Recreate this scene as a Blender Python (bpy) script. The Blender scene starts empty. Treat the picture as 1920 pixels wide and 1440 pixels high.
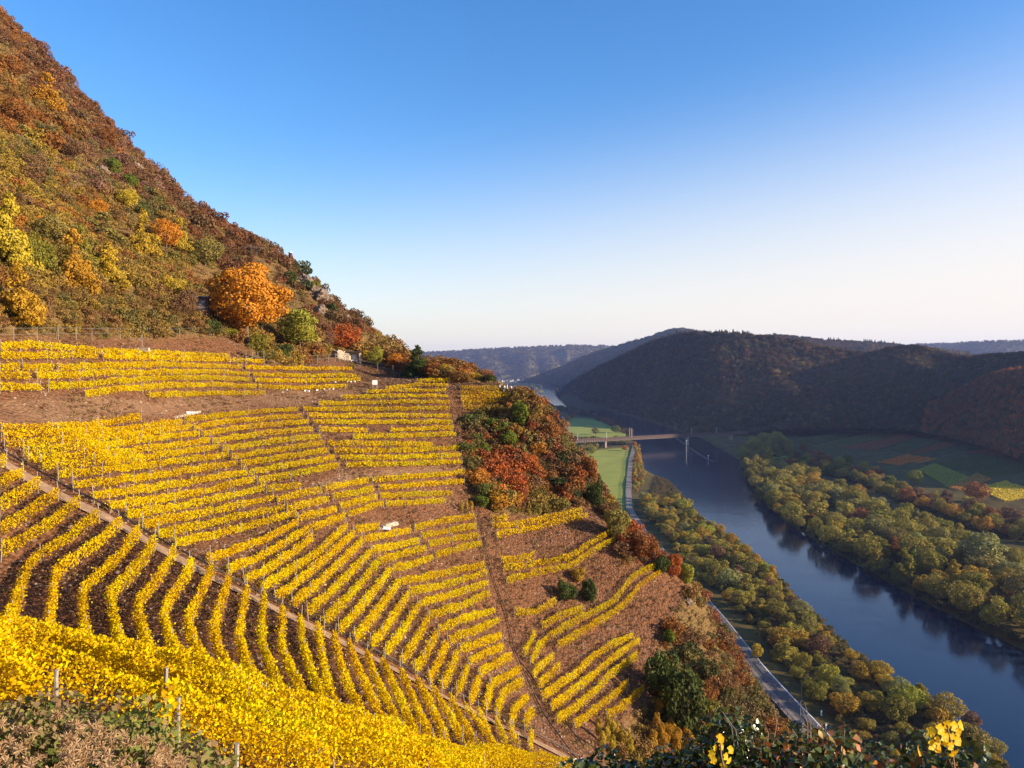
import bpy, math, random
import numpy as np
from mathutils import Vector, Matrix

random.seed(7)
rng = np.random.default_rng(7)
S = bpy.context.scene
C = S.collection

# ------------------------------------------------------------------ camera, light, exposure
FPX = 1480.0
TH = math.atan(40 / FPX)
cam_d = bpy.data.cameras.new('camera')
cam_d.sensor_width = 36.0
cam_d.lens = 36.0 * FPX / 1920.0
cam_d.clip_start = 0.3
cam_d.clip_end = 60000
cam = bpy.data.objects.new('camera', cam_d)
C.objects.link(cam)
cam.rotation_euler = (math.pi / 2 - TH, 0, 0)
S.camera = cam

SUN_EL = math.radians(17)
SUN_AZ = math.radians(105)          # clockwise from the view direction (+Y), so from the right and a little behind
w = bpy.data.worlds.new('World')
S.world = w
w.use_nodes = True
wn = w.node_tree
bgn = wn.nodes['Background']
sky = wn.nodes.new('ShaderNodeTexSky')
sky.sky_type = 'NISHITA'
sky.sun_disc = False
sky.sun_elevation = SUN_EL
sky.sun_rotation = SUN_AZ
sky.altitude = 200
sky.air_density = 1.0
sky.dust_density = 1.0
sky.ozone_density = 2.5
hs = wn.nodes.new('ShaderNodeHueSaturation')
hs.inputs['Saturation'].default_value = 1.3
hs.inputs['Hue'].default_value = .505
wn.links.new(sky.outputs[0], hs.inputs['Color'])
tn = wn.nodes.new('ShaderNodeMix')
tn.data_type = 'RGBA'
tn.blend_type = 'MULTIPLY'
tn.inputs[0].default_value = 1
tn.inputs[7].default_value = (1.0, 1.0, 1.06, 1)
wn.links.new(hs.outputs[0], tn.inputs[6])
# autumn haze along the horizon, paler towards the sun
geo = wn.nodes.new('ShaderNodeTexCoord')
sep = wn.nodes.new('ShaderNodeSeparateXYZ')
wn.links.new(geo.outputs['Generated'], sep.inputs[0])
mr = wn.nodes.new('ShaderNodeMapRange')
mr.interpolation_type = 'SMOOTHERSTEP'
mr.inputs[1].default_value = .34; mr.inputs[2].default_value = -.10; mr.inputs[3].default_value = 0; mr.inputs[4].default_value = 1.0
sb = wn.nodes.new('ShaderNodeMath'); sb.operation = 'MULTIPLY_ADD'; sb.inputs[1].default_value = -.16
wn.links.new(sep.outputs['X'], sb.inputs[0]); wn.links.new(sep.outputs['Z'], sb.inputs[2])
wn.links.new(sb.outputs[0], mr.inputs[0])
hz = wn.nodes.new('ShaderNodeMix'); hz.data_type = 'RGBA'
hz.inputs[7].default_value = (4.25, 3.9, 3.6, 1)
wn.links.new(mr.outputs[0], hz.inputs[0]); wn.links.new(tn.outputs[2], hz.inputs[6])
wn.links.new(hz.outputs[2], bgn.inputs[0])
bgn.inputs[1].default_value = 0.125
sl = bpy.data.lights.new('sun', 'SUN')
sl.energy = 5.0
sl.angle = math.radians(0.53)
sl.color = (1.0, 0.83, 0.60)
so = bpy.data.objects.new('sun', sl)
C.objects.link(so)
sdir = Vector((math.sin(SUN_AZ) * math.cos(SUN_EL), math.cos(SUN_AZ) * math.cos(SUN_EL), math.sin(SUN_EL)))
so.rotation_euler = (-sdir).to_track_quat('-Z', 'Y').to_euler()
so.location = (0, 0, 300)
S.view_settings.view_transform = 'Standard'
S.view_settings.look = 'None'
S.view_settings.exposure = 1.0
S.view_settings.gamma = 1.0
S.view_settings.use_curve_mapping = False
S.cycles.max_bounces = 5
S.cycles.diffuse_bounces = 2
S.cycles.glossy_bounces = 2
S.cycles.transmission_bounces = 3
S.cycles.transparent_max_bounces = 4
S.cycles.volume_bounces = 0

WATER = -130.0
LAND = -127.4

# ------------------------------------------------------------------ helpers
def ray(px, py):
    u = (px - 960) / FPX
    v = (720 - py) / FPX
    c, s = math.cos(TH), math.sin(TH)
    return np.array([u, c + v * s, -s + v * c])

def at(px, py, d):
    r = ray(px, py)
    return r * (d / r[1])

def flat(px, py, z=LAND):
    r = ray(px, py)
    return r * (z / r[2])

def project(P):
    c, s = math.cos(TH), math.sin(TH)
    P = np.asarray(P)
    f = P[..., 1] * c - P[..., 2] * s
    up = P[..., 1] * s + P[..., 2] * c
    f = np.where(f < .01, .01, f)
    return 960 + FPX * P[..., 0] / f, 720 - FPX * up / f

def inpoly(x, y, poly):
    x = np.asarray(x, float); y = np.asarray(y, float)
    r = np.zeros(x.shape, bool)
    n = len(poly)
    for i in range(n):
        x1, y1 = poly[i]; x2, y2 = poly[(i + 1) % n]
        if y1 == y2: continue
        cond = ((y1 > y) != (y2 > y)) & (x < (x2 - x1) * (y - y1) / (y2 - y1) + x1)
        r ^= cond
    return r

def segdist(x, y, poly, closed=True):
    d = np.full(np.shape(x), 1e9)
    n = len(poly)
    for i in range(n if closed else n - 1):
        x1, y1 = poly[i][:2]; x2, y2 = poly[(i + 1) % n][:2]
        dx, dy = x2 - x1, y2 - y1
        L = dx * dx + dy * dy + 1e-9
        t = np.clip(((x - x1) * dx + (y - y1) * dy) / L, 0, 1)
        d = np.minimum(d, np.hypot(x - x1 - t * dx, y - y1 - t * dy))
    return d

_tab = rng.random((256, 256))
def vnoise(x, y):
    xi = np.floor(x).astype(int); yi = np.floor(y).astype(int)
    fx = x - xi; fy = y - yi
    fx = fx * fx * (3 - 2 * fx); fy = fy * fy * (3 - 2 * fy)
    a = _tab[xi & 255, yi & 255]; b = _tab[(xi + 1) & 255, yi & 255]
    c = _tab[xi & 255, (yi + 1) & 255]; d = _tab[(xi + 1) & 255, (yi + 1) & 255]
    return (a * (1 - fx) + b * fx) * (1 - fy) + (c * (1 - fx) + d * fx) * fy
def fbm(x, y, o=4):
    r = 0; a = .5; f = 1.0
    for k in range(o):
        r = r + a * (vnoise(x * f + 17.3 * k, y * f + 5.1 * k) - .5)
        a *= .5; f *= 2.03
    return r * 2

def newmesh(name, V, F, mat=None, smooth=False, attrs=None):
    V = np.asarray(V, np.float32); F = np.asarray(F, np.int32)
    me = bpy.data.meshes.new(name)
    k = F.shape[1]
    me.vertices.add(len(V)); me.vertices.foreach_set('co', V.ravel())
    me.loops.add(F.size); me.loops.foreach_set('vertex_index', F.ravel())
    me.polygons.add(len(F)); me.polygons.foreach_set('loop_start', np.arange(0, F.size, k, dtype=np.int32))
    if smooth: me.polygons.foreach_set('use_smooth', np.ones(len(F), bool))
    me.update(calc_edges=True)
    if attrs:
        for an, (typ, data) in attrs.items():
            at_ = me.attributes.new(an, typ, 'POINT')
            if typ == 'FLOAT': at_.data.foreach_set('value', np.asarray(data, np.float32).ravel())
            else: at_.data.foreach_set('color', np.asarray(data, np.float32).ravel())
    if mat: me.materials.append(mat)
    return me

def link(name, me, parent=None, loc=None, rz=0, scale=None):
    o = bpy.data.objects.new(name, me)
    C.objects.link(o)
    if parent is not None: o.parent = parent
    if loc is not None: o.location = loc
    if rz: o.rotation_euler = (0, 0, rz)
    if scale is not None: o.scale = scale if hasattr(scale, '__len__') else (scale,) * 3
    return o

def tag(o, label=None, cat=None, group=None, kind=None):
    if label: o['label'] = label
    if cat: o['category'] = cat
    if group: o['group'] = group
    if kind: o['kind'] = kind
    return o

def empty(name, loc, label, cat, group=None, rz=0, scale=None):
    o = link(name, None, None, loc, rz, scale)
    o.empty_display_size = .2
    return tag(o, label, cat, group)

ORD = ['', 'first', 'second', 'third', 'fourth', 'fifth', 'sixth', 'seventh', 'eighth', 'ninth', 'tenth', 'eleventh', 'twelfth',
       'thirteenth', 'fourteenth', 'fifteenth', 'sixteenth', 'seventeenth', 'eighteenth', 'nineteenth', 'twentieth']
_TENS = {20: 'twenty', 30: 'thirty', 40: 'forty', 50: 'fifty', 60: 'sixty', 70: 'seventy', 80: 'eighty', 90: 'ninety'}
def ordn(n):
    if n <= 20: return ORD[n]
    if n >= 100: return 'hundred and ' + ordn(n - 100) if n > 100 else 'hundredth'
    t, r = n // 10 * 10, n % 10
    return _TENS[t] + '-' + ORD[r] if r else _TENS[t][:-1] + 'ieth'

# ------------------------------------------------------------------ materials
def mat(name):
    m = bpy.data.materials.new(name); m.use_nodes = True
    nt = m.node_tree
    return m, nt, nt.nodes['Principled BSDF']

def simple(name, col, rough=.8, metal=0, var=.15, scale=8, bump=0):
    m, nt, b = mat(name)
    n = nt.nodes.new('ShaderNodeTexNoise'); n.inputs['Scale'].default_value = scale; n.inputs['Detail'].default_value = 5
    tc = nt.nodes.new('ShaderNodeTexCoord'); nt.links.new(tc.outputs['Object'], n.inputs['Vector'])
    r = nt.nodes.new('ShaderNodeValToRGB')
    r.color_ramp.elements[0].position = .3; r.color_ramp.elements[1].position = .7
    r.color_ramp.elements[0].color = (*[c * (1 - var) for c in col], 1)
    r.color_ramp.elements[1].color = (*[min(1, c * (1 + var)) for c in col], 1)
    nt.links.new(n.outputs[0], r.inputs[0]); nt.links.new(r.outputs[0], b.inputs['Base Color'])
    b.inputs['Roughness'].default_value = rough; b.inputs['Metallic'].default_value = metal
    b.inputs['Specular IOR Level'].default_value = .3
    if bump:
        bp = nt.nodes.new('ShaderNodeBump'); bp.inputs['Strength'].default_value = bump
        nt.links.new(n.outputs[0], bp.inputs['Height']); nt.links.new(bp.outputs[0], b.inputs['Normal'])
    return m

def leafmat(name, cols, src='object', trans=.25, rough=.6, spec=.1):
    """leaf colour = ramp over the per-leaf 'tint' attribute, times the plant's own colour"""
    m, nt, b = mat(name)
    L = nt.links
    a = nt.nodes.new('ShaderNodeAttribute'); a.attribute_name = 'tint'
    r = nt.nodes.new('ShaderNodeValToRGB')
    el = r.color_ramp.elements
    while len(el) < len(cols): el.new(.5)
    for i, c in enumerate(cols):
        el[i].position = i / (len(cols) - 1); el[i].color = (*c, 1)
    L.new(a.outputs['Fac'], r.inputs[0])
    out = r.outputs[0]
    if src != 'none':
        mx = nt.nodes.new('ShaderNodeMix'); mx.data_type = 'RGBA'; mx.blend_type = 'MULTIPLY'; mx.inputs[0].default_value = 1
        if src == 'object':
            oi = nt.nodes.new('ShaderNodeObjectInfo'); L.new(oi.outputs['Color'], mx.inputs[7])
        else:
            ia = nt.nodes.new('ShaderNodeAttribute'); ia.attribute_type = 'INSTANCER'; ia.attribute_name = 'col'
            L.new(ia.outputs['Color'], mx.inputs[7])
        L.new(out, mx.inputs[6]); out = mx.outputs[2]
    L.new(out, b.inputs['Base Color'])
    b.inputs['Roughness'].default_value = rough
    b.inputs['Specular IOR Level'].default_value = spec
    t = nt.nodes.new('ShaderNodeBsdfTranslucent'); L.new(out, t.inputs[0])
    ms = nt.nodes.new('ShaderNodeMixShader'); ms.inputs[0].default_value = trans
    L.new(b.outputs[0], ms.inputs[1]); L.new(t.outputs[0], ms.inputs[2])
    L.new(ms.outputs[0], nt.nodes['Material Output'].inputs[0])
    return m

M = {}
M['vine'] = leafmat('vine_leaf', [(.30, .15, .004), (.56, .33, .003), (.74, .505, .003), (.78, .60, .004), (.46, .43, .008)], 'object', .34, .7, .06)
M['tree'] = leafmat('tree_leaf', [(.55, .55, .55), (.85, .85, .8), (1.0, 1.0, .95), (1.25, 1.2, 1.0)], 'object', .22)
M['scrub'] = leafmat('scrub_leaf', [(.5, .5, .5), (.85, .85, .85), (1.0, 1.0, .95), (1.3, 1.2, 1.0)], 'inst', .18)
M['bark'] = simple('bark', (.12, .085, .06), .9, 0, .35, 6, .4)
M['post'] = simple('weathered_post_wood', (.29, .25, .21), .85, 0, .25, 9)
M['steel'] = simple('galvanised_steel', (.45, .45, .45), .45, .6, .1, 5)
M['rail'] = simple('dark_monorail_steel', (.07, .055, .05), .6, .5, .3, 5)
M['white'] = simple('white_paint', (.8, .8, .78), .5, 0, .04, 3)
M['rock'] = simple('slate_rock', (.17, .12, .085), .9, 0, .6, 2.2, 1.0)
M['wallstone'] = simple('dry_wall_stone', (.42, .33, .25), .85, 0, .3, 3, .5)
M['hose'] = simple('white_hose', (.7, .66, .62), .5, 0, .08, 3)
# ------------------------------------------------------------------ near hillside: heights through surveyed points
CP = [  # (px, py, distance) of ground points seen in the photograph
 (0,650,76),(0,700,70),(0,780,64),(0,855,59),(0,950,53.5),(0,1060,49),(0,1180,38),(0,1220,31),(0,1265,27),
 (0,560,86),(0,470,99),(0,350,124),(0,250,161),(0,150,211),(0,30,319),
 (100,1100,48.5),(100,1200,41.5),(150,1250,31),(150,1300,25.5),(155,1104,48.5),(206,1112,48.5),(200,955,57.5),
 (200,700,90),(200,640,98),(200,560,115),(200,500,137),(200,400,173),(200,300,220),(225,262,265),
 (200,800,80),(200,880,66),(300,690,108),(300,780,95),(300,850,83),(300,900,76),(300,950,69),(300,1010,60.5),
 (257,1133,48.2),(305,1150,47.7),(300,1200,42.5),(330,1240,39.5),(430,1340,32),(300,1285,31),(300,1330,25),(450,1330,31),(450,1400,24),
 (353,1160,48.5),(398,1063,56.5),(400,640,130),(460,622,150),(400,550,177),(430,450,252),(400,700,122),(350,560,160),(300,470,175),
 (400,1180,49),(495,1200,51),(463,1110,56.7),
 (450,800,108),(450,900,88),(450,1000,72),(600,735,138),(600,800,115),(600,900,95),(600,1000,80),(600,1100,67),(600,1165,58),
 (600,690,150),(600,660,160),(560,520,222),(640,590,206),(690,640,196),(690,675,182),(680,700,163),
 (600,1230,52),(640,1320,44.5),(700,1400,39.5),(550,1352,32.5),(600,1400,28),(600,1440,25),(650,1382,34),(700,1432,28),(760,1440,31),
 (750,740,144),(750,850,118),(750,950,103),(750,1050,89),(750,1150,74),(752,1240,60.5),(800,1270,61.5),(800,1380,48),(860,1395,51),
 (760,685,186),(860,705,173),(905,718,168),(958,737,160),(930,775,148),(850,740,150),(860,850,128),(880,960,113),(910,1040,104),(935,1150,94),
 (960,1200,90),(1000,1290,81),(1050,1370,74),(1090,1425,68),(1000,1375,67),(900,1320,63.5),(960,1415,60),(900,1430,50),
 (900,1200,80),(1000,765,150),(1060,830,145),(1120,900,140),(1180,980,133),(950,850,134),(1000,920,126),(1060,950,124),
 (1100,970,122),(1100,1100,108),(1150,1200,100),(1230,1070,115),(1240,1040,122),(1300,1100,120),(1200,1290,92),(1100,1300,86),
 (1020,1100,104),(1200,1400,82),(1130,1420,74),(1338,1190,116),(1320,1300,98),(1300,1400,86),(1396,1310,103),(1446,1400,92),(1390,1430,86),
]
XYZ = [tuple(at(*c)) for c in CP]
XYZ += [(0,0,-1.7),(-2.0,3,-2.2),(3,4,-3.2),(3,8,-5.2),(-1,8,-5.6),(8,6,-7.5),(6,9,-9),(10,10,-15),(20,20,-31),(15,30,-27),(5,30,-20),(0,30,-18.5),(0,15,-11),(-2,20,-13.5),(-6,8,-5.6),(-5,11,-7.4),(-8,15,-8.4),(-9,12,-6.6),(-12,16,-7.2),(5,15,-14),
 (30,40,-44),(12,50,-33),(25,60,-44),(40,20,-60),(60,20,-85),(20,0,-22),(10,-10,-8),(0,-20,4),(30,-30,-25),(60,-40,-80),(-10,-20,12),(-12,8,0),(-8,0,3),
 (-30,22,6),(-45,38,9),(-62,58,14),(-85,60,34),(-105,100,48),(-50,0,35),(-100,0,75),(-60,-40,50),
 (-130,140,68),(-170,60,90),(-190,150,115),(-250,300,165),(-270,200,165),(-290,100,170),(-240,370,135),
 (0,200,-35),(0,230,-48),(-30,260,-22),(-60,300,-8),(-120,350,18),(-220,420,70),(-300,420,120),(15,200,-62),(-60,400,-60),(-150,440,-10),
 (30,150,-62),(40,200,-85),(0,300,-90),(30,260,-100),
 (60,150,-94),(60,100,-91),(60,250,-104),(96,40,-129),(96,100,-129),(92,150,-128),(91,200,-128.5),(91,250,-128.5),(91,300,-128.5),(91,350,-128.5),(95,400,-128),(97,460,-129),
 (60,350,-112),(50,430,-114),(0,420,-112),(78,200,-119),(78,300,-121),(125,100,-136),(125,250,-136),(125,400,-136),(125,-40,-136),(90,-50,-125),(125,20,-136)]
K = np.array(XYZ)
def _phi(r2): return .5 * r2 * np.log(r2 + 1e-9)
_n = len(K)
_sc = 100.0
_X = K[:, :2] / _sc
_A = np.zeros((_n + 3, _n + 3))
_A[:_n, :_n] = _phi(((_X[:, None] - _X[None]) ** 2).sum(-1)) + np.eye(_n) * 2e-4
_A[:_n, _n] = 1; _A[:_n, _n + 1:] = _X; _A[_n, :_n] = 1; _A[_n + 1:, :_n] = _X.T
_W = np.linalg.solve(_A, np.concatenate([K[:, 2], np.zeros(3)]))
def _tps(x, y):
    q = np.stack([x, y], -1) / _sc
    out = np.empty(len(q))
    for i in range(0, len(q), 20000):
        b = q[i:i + 20000]
        out[i:i + 20000] = _phi(((b[:, None] - _X[None]) ** 2).sum(-1)) @ _W[:_n] + _W[_n] + b @ _W[_n + 1:]
    return out
GX0, GX1, GY0, GY1, GS = -330, 130, -60, 460, 1.0
gx = np.arange(GX0, GX1 + .1, GS); gy = np.arange(GY0, GY1 + .1, GS)
GXX, GYY = np.meshgrid(gx, gy)
GZ = _tps(GXX.ravel(), GYY.ravel()).reshape(GXX.shape)
_far = np.clip((np.hypot(GXX, GYY) - 25) / 60, 0, 1)
_pxg, _pyg = project(np.stack([GXX, GYY, GZ], -1))
SOILPOLY = [(-60,632),(0,628),(100,632),(200,634),(330,634),(420,632),(455,645),(480,676),(560,690),(600,668),(640,665),(700,680),(780,702),(860,716),(960,737),(950,778),
            (872,785),(878,900),(930,965),(1000,965),(1105,948),(1150,985),(1165,1060),(1245,1045),(1290,1100),(1245,1180),(1235,1300),(1180,1345),(1130,1440),(1130,1700),(-60,1700)]
_insoil = inpoly(_pxg, _pyg, SOILPOLY)
GZ = GZ + fbm(GXX / 22, GYY / 22, 4) * np.where(_insoil, .8, 3.2) * _far + fbm(GXX / 3.1 + 9, GYY / 3.1, 2) * .18 * _far
def ground(x, y):
    x = np.asarray(x, float); y = np.asarray(y, float)
    fx = np.clip((x - GX0) / GS, 0, len(gx) - 1.001); fy = np.clip((y - GY0) / GS, 0, len(gy) - 1.001)
    i = fx.astype(int); j = fy.astype(int); fx = fx - i; fy = fy - j
    return (GZ[j, i] * (1 - fx) + GZ[j, i + 1] * fx) * (1 - fy) + (GZ[j + 1, i] * (1 - fx) + GZ[j + 1, i + 1] * fx) * fy
_YY = np.concatenate([np.arange(2, 60, .1), np.arange(60, 455, .3)])
def hit(px, py, h=0.0, dmin=2):
    r = ray(px, py); r = r / r[1]
    x = r[0] * _YY; z = r[2] * _YY
    g = ground(x, _YY) + h
    bad = (z < g) & (_YY >= dmin) & (x > GX0 + 2)
    if not bad.any(): return None
    k = int(np.argmax(bad))
    d = _YY[k]
    if k > 0:
        a = z[k - 1] - g[k - 1]; b = z[k] - g[k]
        if a > 0: d = _YY[k - 1] + (_YY[k] - _YY[k - 1]) * a / (a - b)
    return np.array([r[0] * d, d, float(ground(r[0] * d, d))])

# mesh of the hillside, finer close to the camera
def axis(a, b, f0, s_near, s_far, reach):
    out = [f0]; x = f0
    while x < b:
        x += min(s_far, s_near + (s_far - s_near) * max(0, (x - f0 - reach * .3)) / reach); out.append(min(x, b))
    x = f0; lo = []
    while x > a:
        x -= min(s_far, s_near + (s_far - s_near) * max(0, (f0 - x - reach * .3)) / reach); lo.append(max(x, a))
    return np.array(lo[::-1] + out)
ax_ = axis(GX0, GX1 - 1, -10, .55, 1.7, 90); ay_ = axis(GY0, GY1 - 1, 45, .55, 1.7, 110)
XX, YY_ = np.meshgrid(ax_, ay_)
ZZ = ground(XX, YY_) + fbm(XX / .9, YY_ / .9, 2) * .10
hx, hy = project(np.stack([XX, YY_, ZZ], -1))
soil = np.clip(.5 + (segdist(hx, hy, SOILPOLY) * np.where(inpoly(hx, hy, SOILPOLY), 1, -1)) / 16 + fbm(XX / 4, YY_ / 4, 3) * .7, 0, 1)
BARE = [(0,752),(160,742),(280,752),(420,742),(560,728),(700,716),(720,735),(560,760),(420,770),(260,782),(150,797),(0,797)]
BARE2 = [(560,922),(640,885),(700,880),(880,874),(880,880),(720,893),(640,910),(590,925)]
bare = np.maximum.reduce([np.clip(.5 + segdist(hx, hy, b) * np.where(inpoly(hx, hy, b), 1, -1) / 8, 0, 1) for b in (BARE, BARE2)])
def gridfaces(ny, nx):
    i = np.arange(ny - 1)[:, None] * nx + np.arange(nx - 1)[None]
    return np.stack([i, i + 1, i + nx + 1, i + nx], -1).reshape(-1, 4)

def groundmat():
    m, nt, b = mat('slate_soil')
    L = nt.links; N = nt.nodes.new
    tc = N('ShaderNodeNewGeometry')
    def noise(s, d=6, r=.6):
        n = N('ShaderNodeTexNoise'); n.inputs['Scale'].default_value = s; n.inputs['Detail'].default_value = d; n.inputs['Roughness'].default_value = r
        L.new(tc.outputs['Position'], n.inputs['Vector']); return n
    def ramp(src, stops):
        r = N('ShaderNodeValToRGB'); el = r.color_ramp.elements
        while len(el) < len(stops): el.new(.5)
        for e, (p, c) in zip(el, stops): e.position = p; e.color = (*c, 1)
        L.new(src, r.inputs[0]); return r.outputs[0]
    def mix(f, a, c, mode='MIX'):
        x = N('ShaderNodeMix'); x.data_type = 'RGBA'; x.blend_type = mode
        if hasattr(f, 'links'): L.new(f, x.inputs[0])
        else: x.inputs[0].default_value = f
        L.new(a, x.inputs[6]); L.new(c, x.inputs[7]); return x.outputs[2]
    n1 = noise(.35, 8, .65); n2 = noise(2.6, 6, .7); n3 = noise(9, 3, .6)
    soilc = ramp(n2.outputs[0], [(.3, (.11, .05, .028)), (.48, (.20, .105, .06)), (.62, (.27, .155, .09)), (.78, (.36, .23, .145))])
    stones = N('ShaderNodeTexVoronoi'); stones.inputs['Scale'].default_value = 3.2; L.new(tc.outputs['Position'], stones.inputs['Vector'])
    sc_ = ramp(stones.outputs['Color'], [(.2, (.75, .72, .72)), (.8, (1.18, 1.12, 1.08))])
    soilc = mix(1.0, soilc, sc_, 'MULTIPLY')
    dk = N('ShaderNodeRGB'); dk.outputs[0].default_value = (.80, .68, .54, 1)
    soilc = mix(1.0, soilc, dk.outputs[0], 'MULTIPLY')
    dry = ramp(n1.outputs[0], [(.3, (.16, .085, .045)), (.5, (.27, .16, .085)), (.7, (.34, .225, .12))])
    ba = N('ShaderNodeAttribute'); ba.attribute_name = 'bare'
    soilc = mix(ba.outputs['Fac'], soilc, mix(.5, soilc, dry))
    wild = ramp(n2.outputs[0], [(.3, (.06, .035, .018)), (.5, (.17, .10, .035)), (.7, (.26, .16, .055)), (.85, (.22, .17, .05))])
    sa = N('ShaderNodeAttribute'); sa.attribute_name = 'soil'
    col = mix(sa.outputs['Fac'], wild, soilc)
    L.new(col, b.inputs['Base Color']); b.inputs['Roughness'].default_value = .9; b.inputs['Specular IOR Level'].default_value = .15
    bp = N('ShaderNodeBump'); bp.inputs['Strength'].default_value = .9; bp.inputs['Distance'].default_value = .25
    ad = N('ShaderNodeMath'); L.new(n2.outputs[0], ad.inputs[0]); L.new(stones.outputs['Distance'], ad.inputs[1]); ad.operation = 'SUBTRACT'
    L.new(ad.outputs[0], bp.inputs['Height']); L.new(bp.outputs[0], b.inputs['Normal'])
    return m
M['ground'] = groundmat()
me = newmesh('hillside', np.stack([XX, YY_, ZZ], -1).reshape(-1, 3), gridfaces(*XX.shape), M['ground'], True,
             {'soil': ('FLOAT', soil), 'bare': ('FLOAT', bare)})
tag(link('hillside', me), kind='structure')
# ------------------------------------------------------------------ leaves
def leafquads(P, size, nrm=None, spread=1.0, tint=None, seed=0, shape=4):
    """one small folded leaf (quad, or a lobed eight-corner leaf) at each point"""
    r = np.random.default_rng(seed)
    n = len(P)
    d = r.normal(size=(n, 3)) * spread
    if nrm is not None: d = d + nrm
    d /= np.linalg.norm(d, axis=1, keepdims=True) + 1e-9
    a = np.cross(d, r.normal(size=(n, 3))); a /= np.linalg.norm(a, axis=1, keepdims=True) + 1e-9
    b = np.cross(d, a)
    s = (np.asarray(size) * (.7 + .6 * r.random(n)))[:, None] * .5
    if tint is None: tint = np.clip(r.normal(.5, .22, n), 0, 1)
    if shape == 4:
        V = np.stack([P - a * s * 1.15, P - b * s * .8 + d * s * .15, P + a * s * 1.15, P + b * s * .8 + d * s * .15], 1)
        F = np.arange(n * 4).reshape(n, 4)
        return V.reshape(-1, 3), F, np.repeat(tint, 4)
    ang = np.array([0, 50, 95, 140, 180, 220, 265, 310]) * math.pi / 180      # lobed vine leaf
    rad = np.array([1.15, .72, 1.0, .7, .55, .7, 1.0, .72])
    V = np.stack([P + a * s * (math.cos(t) * q) + b * s * (math.sin(t) * q) + d * s * (abs(math.sin(t)) * .28) for t, q in zip(ang, rad)], 1)
    i0 = np.arange(n)[:, None] * 8
    F = np.concatenate([i0 + np.array([0, 1, 2, 3]), i0 + np.array([0, 3, 4, 5]), i0 + np.array([0, 5, 6, 7])], 0)
    return V.reshape(-1, 3), F, np.repeat(tint, 8)

def leafmesh(name, P, size, material, **k):
    V, F, t = leafquads(P, size, **k)
    return newmesh(name, V, F, material, False, {'tint': ('FLOAT', t)})

# ------------------------------------------------------------------ valley floor, river, opposite hills
RIV_L = [(2300,1790),(1990,1530),(1890,1440),(1845,1392),(1780,1338),(1700,1290),(1600,1215),(1510,1135),(1445,1062),(1385,1012),(1330,985),(1292,940),(1258,903),(1232,893),
         (1209,880),(1204,852),(1196,832),(1184,822),(1168,808),(1140,792),(1105,778),(1070,768),(1030,759),(1004,750),(986,736),(996,727),(1010,722)]
RIV_R = [(1058,721),(1060,735),(1072,750),(1110,762),(1180,778),(1240,796),(1300,815),(1350,842),(1392,868),(1400,900),(1418,930),(1465,975),(1540,1022),(1620,1068),(1700,1112),
         (1790,1160),(1920,1222),(2100,1310),(2500,1520)]
river = [tuple(flat(x, y, WATER)[:2]) for x, y in RIV_L + RIV_R]
gu = np.linspace(-.42, 1.7, 520); gd = 45 * (6800 / 45) ** np.linspace(0, 1, 430)
U, D = np.meshgrid(gu, gd)
FX, FY = U * D, D
rin = inpoly(FX, FY, river); rdist = segdist(FX, FY, river)
sd = np.where(rin, rdist, -rdist)
FZ = LAND - np.clip((sd + 5) / 9, 0, 1) * 6 + np.where(sd < -8, fbm(FX / 60, FY / 60, 3) * .8, 0)
fpx, fpy = project(np.stack([FX, FY, np.full_like(FX, LAND)], -1))
# fields on the far side rise gently
rise = np.clip((FX - (330 + .1 * (FY - 700))) / 420, 0, 1) * np.clip((FY - 380) / 300, 0, 1)
rise = rise * (FX > 250)
FZ = FZ + 26 * rise
MEAD = [[(1090,846),(1180,838),(1176,960),(1140,945)], [(1060,782),(1110,786),(1160,800),(1200,812),(1190,818),(1130,822),(1055,815)], [(1186,1040),(1186,940),(1176,940)]]
mead = np.zeros_like(FX)
for p_ in MEAD: mead = np.maximum(mead, np.clip(.5 + segdist(fpx, fpy, p_) * np.where(inpoly(fpx, fpy, p_), 1, -1) / 3, 0, 1))
def valleymat():
    m, nt, b = mat('valley_grass')
    L = nt.links; N = nt.nodes.new
    tc = N('ShaderNodeNewGeometry')
    n = N('ShaderNodeTexNoise'); n.inputs['Scale'].default_value = .06; n.inputs['Detail'].default_value = 9; n.inputs['Roughness'].default_value = .7
    L.new(tc.outputs['Position'], n.inputs['Vector'])
    r = N('ShaderNodeValToRGB'); el = r.color_ramp.elements; el.new(.5)
    for e, (p, c) in zip(el, [(.3, (.05, .036, .012)), (.5, (.11, .08, .022)), (.75, (.17, .12, .035))]): e.position = p; e.color = (*c, 1)
    L.new(n.outputs[0], r.inputs[0])
    g = N('ShaderNodeValToRGB'); el = g.color_ramp.elements
    for e, (p, c) in zip(el, [(.35, (.22, .25, .045)), (.65, (.31, .31, .06))]): e.position = p; e.color = (*c, 1)
    L.new(n.outputs[0], g.inputs[0])
    a = N('ShaderNodeAttribute'); a.attribute_name = 'meadow'
    x = N('ShaderNodeMix'); x.data_type = 'RGBA'; L.new(a.outputs['Fac'], x.inputs[0]); L.new(r.outputs[0], x.inputs[6]); L.new(g.outputs[0], x.inputs[7])
    L.new(x.outputs[2], b.inputs['Base Color']); b.inputs['Roughness'].default_value = .95; b.inputs['Specular IOR Level'].default_value = .1
    return m
me = newmesh('valley_floor', np.stack([FX, FY, FZ], -1).reshape(-1, 3), gridfaces(*FX.shape), valleymat(), True, {'meadow': ('FLOAT', mead)})
tag(link('valley_floor', me), kind='structure')
def vground(x, y):
    x = np.asarray(x, float); y = np.asarray(y, float)
    r = np.clip((x - (330 + .1 * (y - 700))) / 420, 0, 1) * np.clip((y - 380) / 300, 0, 1) * (x > 250)
    return LAND + 26 * r
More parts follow.
